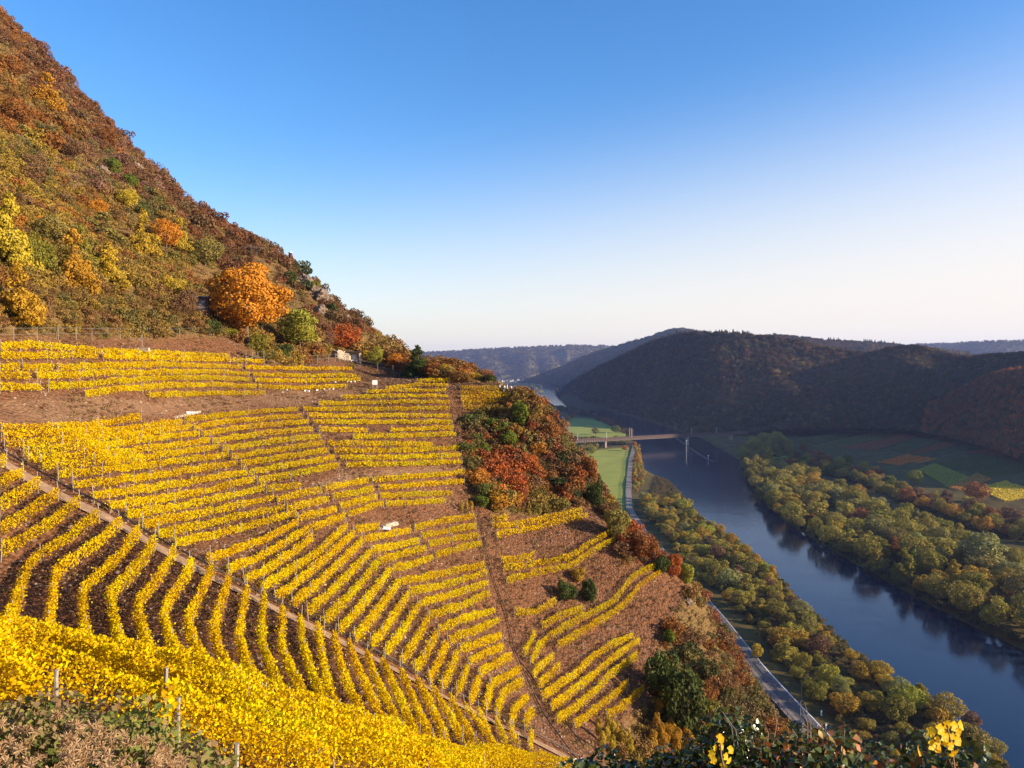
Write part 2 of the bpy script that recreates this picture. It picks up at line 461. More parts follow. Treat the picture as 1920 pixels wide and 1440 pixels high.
def vhit(px, py):
    z = LAND
    for k in range(12):
        p = flat(px, py, z); z = float(vground(p[0], p[1]))
    return np.array([p[0], p[1], z])

# river: one water sheet under the land edges
m, nt, b = mat('river_water')
b.inputs['Base Color'].default_value = (.008, .018, .042, 1); b.inputs['Roughness'].default_value = .13; b.inputs['IOR'].default_value = 1.33
tc = nt.nodes.new('ShaderNodeNewGeometry'); mp = nt.nodes.new('ShaderNodeMapping'); nt.links.new(tc.outputs['Position'], mp.inputs[0])
mp.inputs['Scale'].default_value = (.7, .3, .7); mp.inputs['Rotation'].default_value = (0, 0, .4)
n = nt.nodes.new('ShaderNodeTexNoise'); n.inputs['Scale'].default_value = .5; n.inputs['Detail'].default_value = 4
nt.links.new(mp.outputs[0], n.inputs['Vector'])
n2 = nt.nodes.new('ShaderNodeTexNoise'); n2.inputs['Scale'].default_value = .012; n2.inputs['Detail'].default_value = 3
nt.links.new(tc.outputs['Position'], n2.inputs['Vector'])
rr = nt.nodes.new('ShaderNodeMapRange'); rr.inputs[1].default_value = .4; rr.inputs[2].default_value = .65; rr.inputs[3].default_value = .12; rr.inputs[4].default_value = .6
nt.links.new(n2.outputs[0], rr.inputs[0])
bp = nt.nodes.new('ShaderNodeBump'); bp.inputs['Distance'].default_value = .12; nt.links.new(rr.outputs[0], bp.inputs['Strength'])
nt.links.new(n.outputs[0], bp.inputs['Height']); nt.links.new(bp.outputs[0], b.inputs['Normal'])
M['water'] = m
W_ = [(-3000, -500, WATER), (9000, -500, WATER), (9000, 9000, WATER), (-3000, 9000, WATER)]
tag(link('river', newmesh('river', W_, [(0, 1, 2, 3)], M['water'])), kind='structure')
me = newmesh('ground', [(-40000, -20000, -138), (40000, -20000, -138), (40000, 45000, -138), (-40000, 45000, -138)], [(0, 1, 2, 3)],
             simple('far_plain', (.08, .075, .04), .9, 0, .2, .001))
tag(link('ground', me), kind='structure')

def hillmat(name, cols, scale=.02):
    m, nt, b = mat(name)
    tc = nt.nodes.new('ShaderNodeNewGeometry')
    n = nt.nodes.new('ShaderNodeTexNoise'); n.inputs['Scale'].default_value = scale; n.inputs['Detail'].default_value = 12; n.inputs['Roughness'].default_value = .72
    nt.links.new(tc.outputs['Position'], n.inputs['Vector'])
    r = nt.nodes.new('ShaderNodeValToRGB'); el = r.color_ramp.elements
    while len(el) < len(cols): el.new(.5)
    for i, (e, c) in enumerate(zip(el, cols)): e.position = .3 + .4 * i / (len(cols) - 1); e.color = (*c, 1)
    nt.links.new(n.outputs[0], r.inputs[0]); nt.links.new(r.outputs[0], b.inputs['Base Color'])
    bp = nt.nodes.new('ShaderNodeBump'); bp.inputs['Strength'].default_value = 1; bp.inputs['Distance'].default_value = 6
    n3 = nt.nodes.new('ShaderNodeTexNoise'); n3.inputs['Scale'].default_value = .09; n3.inputs['Detail'].default_value = 4
    nt.links.new(tc.outputs['Position'], n3.inputs['Vector'])
    nt.links.new(n3.outputs[0], bp.inputs['Height']); nt.links.new(bp.outputs[0], b.inputs['Normal'])
    b.inputs['Roughness'].default_value = .95; b.inputs['Specular IOR Level'].default_value = .05
    return m
M['woodfloor'] = hillmat('woodland_floor', [(.05, .03, .015), (.09, .055, .025), (.07, .06, .025)])
M['farwood'] = hillmat('distant_woodland', [(.05, .045, .02), (.09, .075, .03), (.14, .11, .05), (.07, .07, .03)], .006)

HILLS = {}
def hill(name, crest, base, back, mt, rough=14, gull=0, nt_=60, ns=14):
    """crest and base: matching points (px, py, d); back: depth behind crest over which it falls"""
    cr = np.array([at(*c) for c in crest]); ba = np.array([at(*c) for c in base])
    n = len(cr)
    s = np.linspace(0, n - 1, (n - 1) * ns + 1)
    def ip(A):
        out = np.stack([np.interp(s, np.arange(n), A[:, k]) for k in range(3)], -1)
        kern = np.ones(ns) / ns
        for k in range(3):
            pad = np.pad(out[:, k], ns // 2 + ns, mode='reflect', reflect_type='odd'); out[:, k] = np.convolve(pad, kern, 'same')[ns // 2 + ns:-(ns // 2 + ns)]
        return out
    CRs, BAs = ip(cr), ip(ba)
    t = np.concatenate([np.linspace(0, 1, nt_), np.linspace(1, 2, nt_ // 3)[1:]])
    T = t[:, None, None]
    dirn = CRs - BAs; dirn[:, 2] = 0; dirn /= np.linalg.norm(dirn, axis=1, keepdims=True)
    # keep it on the sight line side: the back falls away behind the crest
    front = BAs[None] + (CRs - BAs)[None] * np.minimum(T, 1)
    f = np.minimum(t, 1)
    zf = BAs[None, :, 2] + (CRs - BAs)[None, :, 2] * (f ** .92)[:, None]
    P = front.copy(); P[..., 2] = zf
    tb = np.clip(t - 1, 0, 1)[:, None, None]
    P += dirn[None] * tb * back
    P[..., 2] -= (tb[..., 0] ** 1.3) * (CRs[None, :, 2] - BAs[None, :, 2]) * .9
    mask = (np.sin(np.clip(t, 0, 1) * math.pi) ** .8)[:, None]
    L = np.linalg.norm(CRs - CRs[0], axis=1)
    g = fbm(P[..., 0] / 160, P[..., 1] / 160, 4) * rough * 2
    if gull: g = g + np.abs(fbm(L[None] / 210 + 3 + t[:, None] * .35, t[:, None] * .5, 3)) * -gull
    P[..., 2] += g * mask
    me = newmesh(name, P.reshape(-1, 3), gridfaces(*P.shape[:2]), mt, True)
    o = tag(link(name, me), kind='structure')
    HILLS[name] = P
    return o
Bz = lambda px, z, d: (px, 680 - z * FPX / d, d)      # a base point given by its height
hill('wooded_hill',   # H2
     [(1045,738,3200),(1062,724,2900),(1090,706,2650),(1120,690,2450),(1150,676,2300),(1190,657,2050),(1230,640,1900),(1268,629,1790),(1300,624,1710),(1340,627,1660),(1380,628,1630),(1440,634,1600),(1500,642,1570),(1560,658,1540),(1640,668,1520),(1720,680,1500)],
     [Bz(1040,-132,3600),(1062,748,2820),(1080,760,2420),(1110,766,2230),(1150,774,2050),(1190,782,1890),(1220,792,1720),(1250,800,1600),(1280,812,1460),(1310,816,1415),(1340,815,1400),(1380,812,1380),(1440,808,1350),(1500,804,1300),(1560,800,1290),(1640,798,1290)],
     900, M['woodfloor'], 20, 100)
hill('wooded_spur',   # H1
     [(1500,712,1500),(1540,694,1480),(1580,678,1470),(1620,668,1450),(1655,658,1430),(1690,652,1420),(1720,652,1410),(1760,661,1390),(1800,674,1330),(1850,670,1260),(1900,668,1190),(1980,655,1170),(2100,600,1150),(2300,500,1100),(2600,455,1000),(3200,460,760),(5200,420,420)],  # unseen crest past the right edge is raised to shade bridge and fields
     [(1480,808,1300),(1520,806,1290),(1560,805,1270),(1600,803,1250),(1640,803,1230),(1680,804,1200),(1720,808,1170),(1760,815,1120),(1800,824,1060),(1850,836,980),(1910,850,880),(1990,880,790),(2100,900,740),(2350,900,700),(2900,900,560),(3800,900,440),(6200,900,280)],
     900, M['woodfloor'], 17, 85)
hill('red_topped_spur',
     [(1740,765,1190),(1780,748,1160),(1820,722,1120),(1860,705,1060),(1900,697,1010),(1960,690,940),(2060,688,860),(2300,680,760)],
     [(1730,812,1155),(1780,820,1090),(1820,830,1020),(1860,842,950),(1915,862,860),(1980,880,800),(2100,900,740),(2400,930,640)],
     300, M['woodfloor'], 7, 24, 44)
hill('blue_ridge',   # H3
     [(960,730,4700),(1010,706,4600),(1050,690,4500),(1090,672,4400),(1130,657,4300),(1170,646,4200),(1210,636,4100),(1240,624,4050),(1262,618,4000),(1285,617,3950),(1310,624,3900),(1350,640,3900),(1420,655,3900)],
     [Bz(975,-132,4500),Bz(1010,-132,4300),Bz(1040,-132,4150),Bz(1070,-132,3900),Bz(1100,-132,3700),Bz(1140,-132,3500),Bz(1180,-132,3400),Bz(1220,-132,3300),Bz(1260,-132,3200),Bz(1300,-132,3200),Bz(1340,-132,3200),Bz(1380,-132,3200),Bz(1440,-132,3200)],
     1200, M['farwood'], 16, 60, 44)
hill('distant_plateau',   # H4
     [(640,668,7800),(700,664,7600),(760,664,7400),(820,660,7300),(880,657,7200),(940,653,7100),(1000,651,7000),(1060,648,6900),(1120,648,6900),(1180,652,7000),(1260,655,7200),(1400,650,7600)],
     [Bz(640,-132,6300),Bz(720,-132,6000),Bz(780,-132,5800),Bz(840,-132,5700),Bz(890,-132,5600),Bz(940,-132,5500),Bz(1000,-132,5400),Bz(1060,-132,5400),Bz(1120,-132,5500),Bz(1180,-132,5600),Bz(1260,-132,5800),Bz(1400,-132,6000)],
     1800, M['farwood'], 22, 110, 44)
hill('brown_plateau',   # behind the wooded hill
     [(1380,650,2900),(1410,640,2800),(1440,628,2750),(1470,630,2750),(1520,636,2700),(1580,641,2700),(1640,643,2700),(1700,650,2700),(1760,655,2700),(1820,665,2800)],
     [Bz(1380,-60,2300),Bz(1410,-60,2250),Bz(1450,-60,2200),Bz(1490,-60,2200),Bz(1540,-60,2150),Bz(1590,-60,2150),Bz(1650,-60,2150),Bz(1710,-60,2150),Bz(1770,-60,2150),Bz(1830,-60,2200)],
     900, M['woodfloor'], 10, 40, 40)
hill('right_horizon_plateau',
     [(1640,655,6200),(1700,647,6000),(1760,645,5800),(1800,644,5600),(1840,641,5400),(1880,640,5300),(1940,640,5200),(2050,640,5200),(2300,640,5200),(2800,640,5200)],
     [Bz(1640,-60,4800),Bz(1700,-60,4700),Bz(1760,-60,4500),Bz(1800,-60,4400),Bz(1840,-60,4300),Bz(1880,-60,4200),Bz(1940,-60,4200),Bz(2050,-60,4200),Bz(2300,-60,4200),Bz(2800,-60,4200)],
     1500, M['farwood'], 14, 60, 40)
hill('small_left_hill',
     [(660,690,3900),(690,672,3800),(710,658,3800),(735,654,3800),(755,656,3800),(780,662,3700),(810,676,3600),(850,690,3400),(880,705,3200)],
     [Bz(640,-132,3200),Bz(680,-132,3100),Bz(710,-132,3000),Bz(740,-132,2900),Bz(770,-132,2900),Bz(800,-132,2900),Bz(830,-132,2800),Bz(860,-132,2800),Bz(900,-132,2700)],
     900, M['farwood'], 10, 30, 40)
# ------------------------------------------------------------------ vine rows
ROWS = {
 'T': [[(0,648),(60,645),(133,651),(190,657),(260,660),(330,661),(430,667)],[(0,665),(130,664),(183,666)],[(194,667),(260,669),(330,671),(400,673),(495,677)],
       [(0,687),(37,687)],[(43,687),(100,687)],[(108,688),(208,684),(312,682),(400,685),(453,687)],[(461,688),(505,689),(580,690),(660,691)],
       [(0,703),(55,704)],[(68,703),(208,698),(312,696),(400,695),(467,700)],[(474,701),(560,703),(667,703)],
       [(0,724),(76,725)],[(90,723),(146,720),(229,712),(312,707),(400,707),(470,711)],[(479,712),(560,713),(676,710)],
       [(160,737),(229,728),(312,722),(400,720),(480,724)],[(485,724),(560,727),(651,722)],[(279,740),(312,739),(400,736),(497,736)]],
 'M': [[(0,802),(125,799),(187,793),(264,780)],[(0,815),(104,812),(187,807),(271,799),(340,789)],[(10,829),(83,828),(146,822),(229,814),(312,805),(360,798)],
       [(43,845),(125,838),(208,831),(292,820),(373,811)],[(50,859),(125,855),(229,847),(300,837),(392,824)],[(78,872),(146,867),(250,858),(333,847),(410,836)],
       [(107,888),(180,882),(290,868),(428,851)],[(138,907),(215,900),(320,886),(445,866)],[(175,927),(250,918),(350,903),(461,884)],[(205,947),(280,936),(380,920),(478,897)],
       [(240,963),(310,952),(400,936),(496,913)],[(268,981),(340,968),(430,950),(515,931)],[(297,1000),(370,985),(450,966),(533,949)],[(328,1016),(400,1002),(470,984),(553,961)],
       [(392,1045),(440,1030),(500,1008),(558,977)],[(428,1066),(480,1045),(530,1018),(567,996),(600,984),(647,966)],[(459,1084),(500,1066),(545,1038),(587,1006)],
       [(490,1100),(547,1066),(599,1033),(650,984)]]
      + [[a, ((a[0]*2+b[0])/3, (a[1]*2+b[1])/3+3.5), ((a[0]+b[0]*2)/3, (a[1]+b[1]*2)/3+3.5), b] for a, b in
       [((520,1117),(663,999)),((548,1132),(680,1012)),((576,1148),(696,1031)),((608,1164),(713,1048)),((636,1180),(732,1067)),((666,1196),(749,1087)),
        ((696,1209),(766,1112)),((723,1223),(784,1135)),((753,1238),(803,1158)),((779,1254),(820,1185)),((805,1271),(838,1205)),((829,1287),(857,1224)),
        ((856,1299),(877,1247)),((882,1314),(897,1271)),((910,1328),(920,1285))]],
 'N': [[(348,786),(400,780),(463,772),(558,766)],[(364,801),(420,790),(463,786),(567,779)],[(380,812),(463,799),(578,790)],[(398,826),(484,813),(586,803)],
       [(417,841),(484,830),(601,816)],[(434,856),(505,844),(608,830)],[(451,869),(526,857),(616,843)],[(467,885),(547,870),(628,857)],[(484,900),(567,886),(635,871)],
       [(501,917),(563,908)],[(520,935),(560,926),(602,918)],[(538,953),(588,941),(616,934)],[(557,971),(597,962),(630,953)],
       [(609,916),(650,906),(690,900)],[(624,931),(660,924),(700,916)],[(638,949),(675,938),(706,931)],[(653,963),(690,951),(718,941)]],
 'R': [[(805,704),(850,705),(892,703)],[(780,713),(844,712)],[(723,727),(786,720),(840,721)],[(688,734),(744,731),(836,731)],[(638,743),(744,742),(840,741)],
       [(598,755),(720,753),(842,753)],[(569,766),(700,766),(843,765)],[(577,779),(720,778),(846,779)],[(588,791),(720,790),(848,790)],[(599,804),(640,805),(688,806)],
       [(732,805),(790,803),(850,801)],[(661,818),(765,816),(854,813)],[(615,831),(700,831),(811,832)],[(626,844),(744,844),(859,838)],[(638,857),(744,857),(864,852)],
       [(649,870),(765,869),(866,865)],[(697,899),(740,895),(786,892),(871,884)],[(711,914),(786,907),(871,901)],[(713,928),(780,926),(848,924)],[(724,943),(780,941),(836,938)]],
 'S': [[(665,993),(690,988),(711,985)],[(682,1010),(734,1000),(770,993)],[(777,988),(830,976),(890,967)],[(700,1031),(745,1021),(785,1013)],[(790,1004),(840,994),(893,986)],
       [(715,1050),(760,1036),(799,1026)],[(804,1020),(850,1010),(898,1003)],[(737,1067),(780,1055),(811,1045)],[(817,1040),(860,1028),(903,1018)],
       [(753,1090),(800,1081),(850,1070),(908,1057)],[(768,1109),(800,1103),(850,1091),(913,1071)],[(785,1132),(840,1116),(880,1104),(915,1091)],[(805,1154),(850,1140),(890,1124),(918,1111)],
       [(823,1180),(860,1163),(890,1153),(927,1143)],[(843,1199),(880,1186),(910,1172),(935,1160)],[(862,1217),(900,1205),(940,1190)],[(880,1239),(900,1228),(943,1212)],
       [(898,1262),(925,1246),(958,1230)],[(920,1283),(945,1270),(975,1254)],[(932,1338),(937,1318),(945,1298),(960,1288),(978,1278)],[(958,1362),(963,1335),(975,1318),(989,1306)],[(985,1358),(990,1345),(998,1332)]],
 'U': [[(864,727),(910,728),(955,729)],[(864,736),(910,736),(957,736)],[(864,744),(910,744),(955,743)],[(866,753),(910,753),(948,752)],[(869,763),(905,763),(935,762)]],
 'V': [[(923,972),(940,973),(952,970)],[(923,985),(973,982),(1010,975),(1046,966),(1091,957)],[(931,1003),(994,990),(1056,976),(1102,966)],[(940,1049),(969,1047),(1002,1041)],
       [(944,1066),(985,1060),(1025,1053),(1071,1043),(1100,1023),(1142,998)],[(950,1088),(1004,1074),(1050,1064),(1077,1057),(1098,1041),(1153,1009)],[(966,1148),(1008,1146),(1042,1125)],
       [(1016,1174),(1046,1156),(1094,1140)],[(997,1238),(1008,1217),(1022,1198),(1050,1180),(1087,1160),(1150,1127),(1181,1088),(1192,1077),(1229,1059)],
       [(1046,1210),(1108,1174),(1171,1134),(1200,1096),(1240,1070)],[(983,1225),(994,1204),(1003,1184)],[(1000,1263),(1018,1245),(1037,1228)],[(1011,1284),(1030,1265),(1050,1247)],
       [(1017,1304),(1076,1266),(1115,1228),(1150,1207),(1187,1190)],[(1033,1325),(1096,1278),(1144,1238),(1170,1217),(1199,1200)],[(1045,1348),(1107,1304),(1146,1263),(1195,1228)],
       [(1076,1358),(1125,1324),(1177,1281)],[(1138,1341),(1173,1321),(1206,1290)]],
 'Q': [[(0,868),(9,860)],[(0,906),(20,894),(43,884)],[(0,947),(36,927),(73,905)],[(0,990),(55,960),(109,922)],[(0,1032),(55,1004),(111,968),(150,938)],
       [(8,1200),(28,1132),(47,1070),(69,1040),(125,1007),(185,965)],[(89,1198),(97,1132),(103,1076),(125,1057),(180,1020),(227,978)],
       [(167,1226),(156,1160),(154,1104),(172,1087),(222,1045),(261,994)],[(233,1240),(214,1160),(206,1112),(230,1093),(264,1057),(290,1013)],
       [(300,1255),(270,1193),(257,1133),(283,1100),(307,1067),(327,1033)],[(358,1272),(320,1200),(305,1150),(320,1117),(347,1083),(360,1052)],
       [(425,1300),(377,1233),(357,1187),(353,1160),(377,1110),(397,1066)],[(465,1310),(413,1227),(400,1180),(413,1133),(430,1084)],[(497,1310),(463,1243),(448,1200),(453,1150),(463,1105)],
       [(545,1325),(510,1257),(490,1200),(495,1119)],[(590,1345),(547,1257),(527,1207),(530,1140)],[(625,1350),(583,1260),(567,1200),(563,1155)],[(645,1352),(620,1300),(606,1240),(597,1175)],
       [(700,1375),(658,1298),(640,1250),(626,1190)],[(730,1372),(692,1298),(669,1249),(655,1206)],[(757,1375),(707,1276),(688,1223)],[(784,1386),(741,1291),(718,1238)],
       [(812,1390),(775,1310),(751,1255)],[(838,1388),(809,1325),(783,1276)],[(865,1384),(843,1340),(810,1290)],[(893,1394),(862,1344),(844,1308)],[(930,1405),(903,1362),(870,1320)],
       [(917,1374),(906,1350),(896,1330)],[(950,1395),(940,1370),(930,1348)],[(973,1398),(963,1380),(957,1367)],[(993,1400),(996,1385),(998,1372)],[(905,1440),(893,1422),(882,1400)]],
 'F': [[(-60,1215),(60,1225),(180,1250),(300,1285),(420,1322),(540,1358),(660,1390),(790,1432),(900,1470)],[(-60,1265),(60,1275),(180,1300),(300,1330),(420,1366),(540,1398),(650,1430),(780,1475)],
       [(-60,1190),(40,1195),(120,1212),(220,1240),(330,1275),(450,1312),(560,1342),(680,1374),(800,1412),(900,1450)],[(330,1372),(430,1402),(520,1428),(620,1462)],
       [(-60,1325),(10,1330),(80,1345)],[(800,1438),(850,1425),(950,1428),(1040,1436),(1080,1450)]],
}
PLACE = {'T': 'above the bare terrace', 'M': 'rising from the upper edge of the foot path', 'N': 'mid slope between two lines of gaps',
         'R': 'left of the spur top monorail', 'S': 'left of the lower fall-line monorail', 'U': 'on the crest under the walkers',
         'V': 'right of the fall-line monorail', 'Q': 'in the hollow below the foot path', 'F': 'in the close foreground'}
post_me = None
def boxv(cx, cy, cz, sx, sy, sz):
    V = [(cx + i * sx / 2, cy + j * sy / 2, cz + k * sz / 2) for i in (-1, 1) for j in (-1, 1) for k in (-1, 1)]
    F = [(0, 1, 3, 2), (4, 6, 7, 5), (0, 4, 5, 1), (2, 3, 7, 6), (0, 2, 6, 4), (1, 5, 7, 3)]
    return V, F
class MB:
    def __init__(s): s.V = []; s.F = []
    def add(s, V, F, Mx=None):
        n = len(s.V)
        s.V += [tuple(Mx @ Vector(v)) for v in V] if Mx is not None else [tuple(v) for v in V]
        s.F += [tuple(i + n for i in f) for f in F]; return s
    def box(s, c, d, Mx=None): return s.add(*boxv(*c, *d), Mx)
    def tube(s, pts, r, n=6, cap=True):
        pts = [Vector(p) for p in pts]
        rs = r if hasattr(r, '__len__') else [r] * len(pts)
        base = len(s.V)
        for i, p in enumerate(pts):
            t = (pts[min(i + 1, len(pts) - 1)] - pts[max(i - 1, 0)]).normalized()
            a = t.orthogonal().normalized() if abs(t.z) > .9 else t.cross(Vector((0, 0, 1))).normalized()
            b = t.cross(a)
            for k in range(n):
                an = 2 * math.pi * k / n
                s.V.append(tuple(p + (a * math.cos(an) + b * math.sin(an)) * rs[i]))
        for i in range(len(pts) - 1):
            for k in range(n):
                q = base + i * n; k2 = (k + 1) % n
                s.F.append((q + k, q + k2, q + n + k2, q + n + k))
        if cap:
            s.F.append(tuple(base + k for k in range(n))); s.F.append(tuple(base + (len(pts) - 1) * n + k for k in reversed(range(n))))
        return s
    def mesh(s, name, mt, smooth=False):
        me = bpy.data.meshes.new(name); me.from_pydata(s.V, [], s.F); me.materials.append(mt)
        if smooth: me.polygons.foreach_set('use_smooth', np.ones(len(s.F), bool))
        me.update(); return me
    def build(s, name, mt, parent=None, loc=None, smooth=False, **k): return link(name, s.mesh(name, mt, smooth), parent, loc, **k)

post_me = MB().tube([(0, 0, -.25), (.01, 0, .7), (0, .01, 1.25)], [.032, .03, .026], 6).mesh('post', M['post'])
tall_post_me = MB().tube([(0, 0, -.25), (.02, 0, .8), (0, .01, 1.5)], [.036, .033, .03], 6).mesh('tall_post', M['post'])
nrow = 0
def resample(P, step):
    d = np.r_[0, np.cumsum(np.linalg.norm(np.diff(P[:, :2], axis=0), axis=1))]
    n = max(2, int(d[-1] / step))
    s = np.linspace(0, d[-1], n)
    return np.stack([np.interp(s, d, P[:, k]) for k in range(3)], -1), d[-1]
def trace(pts, h, step=.4, dmin=25):
    out = []
    for a, b in zip(pts[:-1], pts[1:]):
        for t in np.linspace(0, 1, 7)[:-1]: out.append((a[0] + (b[0] - a[0]) * t, a[1] + (b[1] - a[1]) * t))
    out.append(pts[-1])
    H = [hit(x, y, h, dmin) for x, y in out]
    H = [q for q in H if q is not None]
    if len(H) < 2: return None
    # drop jumps
    G = [H[0]]
    for q in H[1:]:
        if np.linalg.norm(q[:2] - G[-1][:2]) < 14: G.append(q)
    P = np.array(G)
    if len(P) > 5:
        k = np.array([1, 2, 1]) / 4
        P[1:-1, :2] = np.stack([np.convolve(P[:, i], k, 'valid') for i in range(2)], -1)
    P, L = resample(P, step)
    P[:, 2] = ground(P[:, 0], P[:, 1])
    return P, L
HF = {'T': .70, 'M': .70, 'N': .76, 'R': .76, 'S': .85, 'U': .95, 'V': 1.0, 'Q': .92, 'F': 1.0}
vine_tints = {'T': .02, 'M': .05, 'N': .08, 'R': .12, 'S': .06, 'U': -.12, 'V': .0, 'Q': -.06, 'F': -.02}
for bk, rows in ROWS.items():
    for ri, pts in enumerate(rows):
        near = bk == 'F'
        tr = trace(pts, .28 + .47 * HF[bk], dmin=18 if near else 25)
        if tr is None: continue
        P, L = tr
        if L < .8: continue
        dist = float(np.mean(P[:, 1]))
        leaf, dens = (.10, 600) if near else (.112, 235) if dist < 62 else (.125, 150) if dist < 110 else (.19, 78)
        r = np.random.default_rng(nrow + 100)
        n = int(L * dens)
        s = r.random(n) * L
        idx = s / L * (len(P) - 1); i0 = np.minimum(idx.astype(int), len(P) - 2); f = (idx - i0)[:, None]
        Q0 = P[i0] * (1 - f) + P[i0 + 1] * f
        T_ = P[i0 + 1] - P[i0]; T_[:, 2] = 0; T_ /= np.linalg.norm(T_, axis=1, keepdims=True) + 1e-9
        N_ = np.stack([-T_[:, 1], T_[:, 0], 0 * T_[:, 0]], -1)
        vig = .88 + .36 * vnoise(s / .9 + nrow * 7.7, s * 0 + nrow) + .25 * (vnoise(s / 3.1 + 3.3 * nrow, s * 0 + 5) - .5)      # vigour of each vine along the row
        if near: vig = vig * 1.15
        hh = .10 + .24 * HF[bk] + (.80 * HF[bk] * vig * (1.35 if near else 1)) * (1 - (1 - r.random(n)) ** 1.25)
        gaps = vnoise(s / 1.15 + nrow * 3.1, s * 0 + 9.5) * (1 if bk in 'RSVTN' else .9)
        keep = (gaps < .92) | (r.random(n) < .4)
        wdt = np.where(hh > .95, .08, .125) * vig * (2.0 if near else 1.0)
        Q1 = Q0 + N_ * (r.normal(size=n) * wdt)[:, None]
        Q1[:, 2] = ground(Q1[:, 0], Q1[:, 1]) * .5 + Q0[:, 2] * .5 + hh
        Q1 = Q1[keep]
        # shoots sticking out of the top
        ns_ = int(L * (3 if near else .45)); 
        if ns_:
            ss = r.random(ns_) * (len(P) - 1.01); j = ss.astype(int)
            base = P[j] + (P[np.minimum(j + 1, len(P) - 1)] - P[j]) * (ss - j)[:, None]
            k = np.repeat(np.arange(ns_), 7); tt = np.tile(np.arange(7) / 7, ns_)
            lean = r.normal(size=(ns_, 2)) * .22
            sh = base[k].copy(); sh[:, 2] += .3 + .7 * HF[bk] + tt * .4 * r.random(ns_)[k] * 1.3; sh[:, :2] += lean[k] * tt[:, None]
            Q1 = np.concatenate([Q1, sh])
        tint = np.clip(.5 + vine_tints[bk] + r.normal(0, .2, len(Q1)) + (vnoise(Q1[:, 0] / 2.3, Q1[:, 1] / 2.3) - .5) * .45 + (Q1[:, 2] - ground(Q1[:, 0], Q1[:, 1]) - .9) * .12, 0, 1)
        c0 = P[len(P) // 2].copy()
        root = empty('vine_row', tuple(c0), f'{ordn(ri + 1)} row of yellow vines {PLACE[bk]}', 'vine row', 'yellow vine rows on the slope')
        m_ = leafmesh('foliage', Q1 - c0, leaf, M['vine'], spread=1.0, nrm=np.array([.25, -.15, .35]), tint=tint, seed=nrow, shape=8 if dist < 45 else 4)
        o = link('foliage', m_, root)
        k_ = r.uniform(.9, 1.08)
        o.color = (k_, k_ * r.uniform(.93, 1.04), k_ * .9, 1)
        # stems under the foliage
        if dist < 95:
            sm = MB()
            for q in np.arange(.4, L - .2, 1.1):
                a = P[int(q / L * (len(P) - 1))] - c0
                sm.tube([(a[0], a[1], a[2] - .1), (a[0] + r.normal() * .06, a[1] + r.normal() * .06, a[2] + .35), (a[0], a[1], a[2] + .75)], [.035, .03, .02], 4, False)
            if sm.V: tag(sm.build('vine_stems', M['bark'], root), kind='stuff')
        # posts
        step = 9.0 if near else 5.0 if dist < 120 else 6.5
        q = np.linspace(0, L, max(2, int(round(L / step)) + 1))
        for v in q:
            a = P[min(len(P) - 1, int(round(v / L * (len(P) - 1))))] - c0
            tall = bk in 'MQ' and v in (q[0], q[-1]) and not near
            o = link('post', tall_post_me if tall else post_me, root, tuple(a + np.array([r.normal() * .05, r.normal() * .05, 0])))
            o.rotation_euler = (r.normal() * .05, r.normal() * .05, r.random() * 3)
        nrow += 1
# ------------------------------------------------------------------ paths, rails, fences on the slope
def drape(pxs, h=0.0, step=.6, dmin=25):
    P, L = trace(pxs, h, step, dmin)
    return P
def strip(P, wl, wr, lift, z=None):
    """ribbon along P from wl metres left to wr metres right"""
    T_ = np.gradient(P[:, :2], axis=0); T_ /= np.linalg.norm(T_, axis=1, keepdims=True)
    N_ = np.stack([-T_[:, 1], T_[:, 0]], -1)
    cols = []
    for s in np.linspace(wl, -wr, 5):
        q = P[:, :2] + N_ * s
        zz = ground(q[:, 0], q[:, 1]) + lift if z is None else z(q[:, 0], q[:, 1]) + lift
        cols.append(np.column_stack([q, zz]))
    V = np.stack(cols, 1)
    return V
PATH = [(-40,842),(0,866),(100,925),(200,972),(300,1030),(400,1086),(465,1118),(530,1150),(595,1183),(650,1210),(720,1246),(800,1290),(860,1322),(920,1352),(980,1380),(1040,1410),(1090,1436)]
pp = drape(PATH)
V = strip(pp, .52, .52, .06)
V[..., 2] = V[:, 2:3, 2] * .55 + V[..., 2] * .45 + .03
V2 = V.copy(); V2[..., 2] -= .5
M['path'] = simple('trodden_path', (.27, .165, .095), .9, 0, .3, 2.2, .4)
tag(link('foot_path', newmesh('foot_path', V.reshape(-1, 3), gridfaces(*V.shape[:2]), M['path'], True)), kind='structure')
def monorail(name, P, label, h=.42, every=2.2):
    mid = P[len(P) // 2]
    root = empty(name, tuple(mid), label, 'monorail')
    L = MB().tube([tuple(p - mid + np.array([0, 0, h])) for p in P[::2]], .035, 5).build('rail', M['rail'], root)
    rk = MB().tube([tuple(p - mid + np.array([0, 0, h - .09])) for p in P[::2]], .028, 4).build('toothed_rack', M['rail'], root)
    sm = MB().tube([(0, 0, -.2), (0, 0, h - .03)], .03, 5).mesh('support', M['rail'])
    st = max(1, int(every / .6))
    for k in range(0, len(P), st): link('support', sm, root, tuple(P[k] - mid))
    return root
up = strip(pp, 1.05, 0, 0)[:, 0]
monorail('monorail_track', up, 'dark rack monorail running along the upper edge of the foot path')
monorail('monorail_track', drape([(838,748),(836,742),(843,733),(855,727),(870,724),(900,722),(940,724)], 0, .6, 100), 'pale curved rail looping above the vines on the spur crest', .5)
fall = drape([(838,748),(845,765),(850,790),(856,815),(863,838),(873,865),(878,900),(886,930),(896,960),(903,990),(911,1025),(914,1048),(925,1085),(933,1110),(948,1150),(957,1185),(962,1215),(975,1245),(987,1275),(1003,1310),(1020,1345),(1045,1380),(1075,1420),(1090,1440)])
monorail('monorail_track', fall, 'dark rack monorail dropping down the fall line of the spur', .3, 3.0)
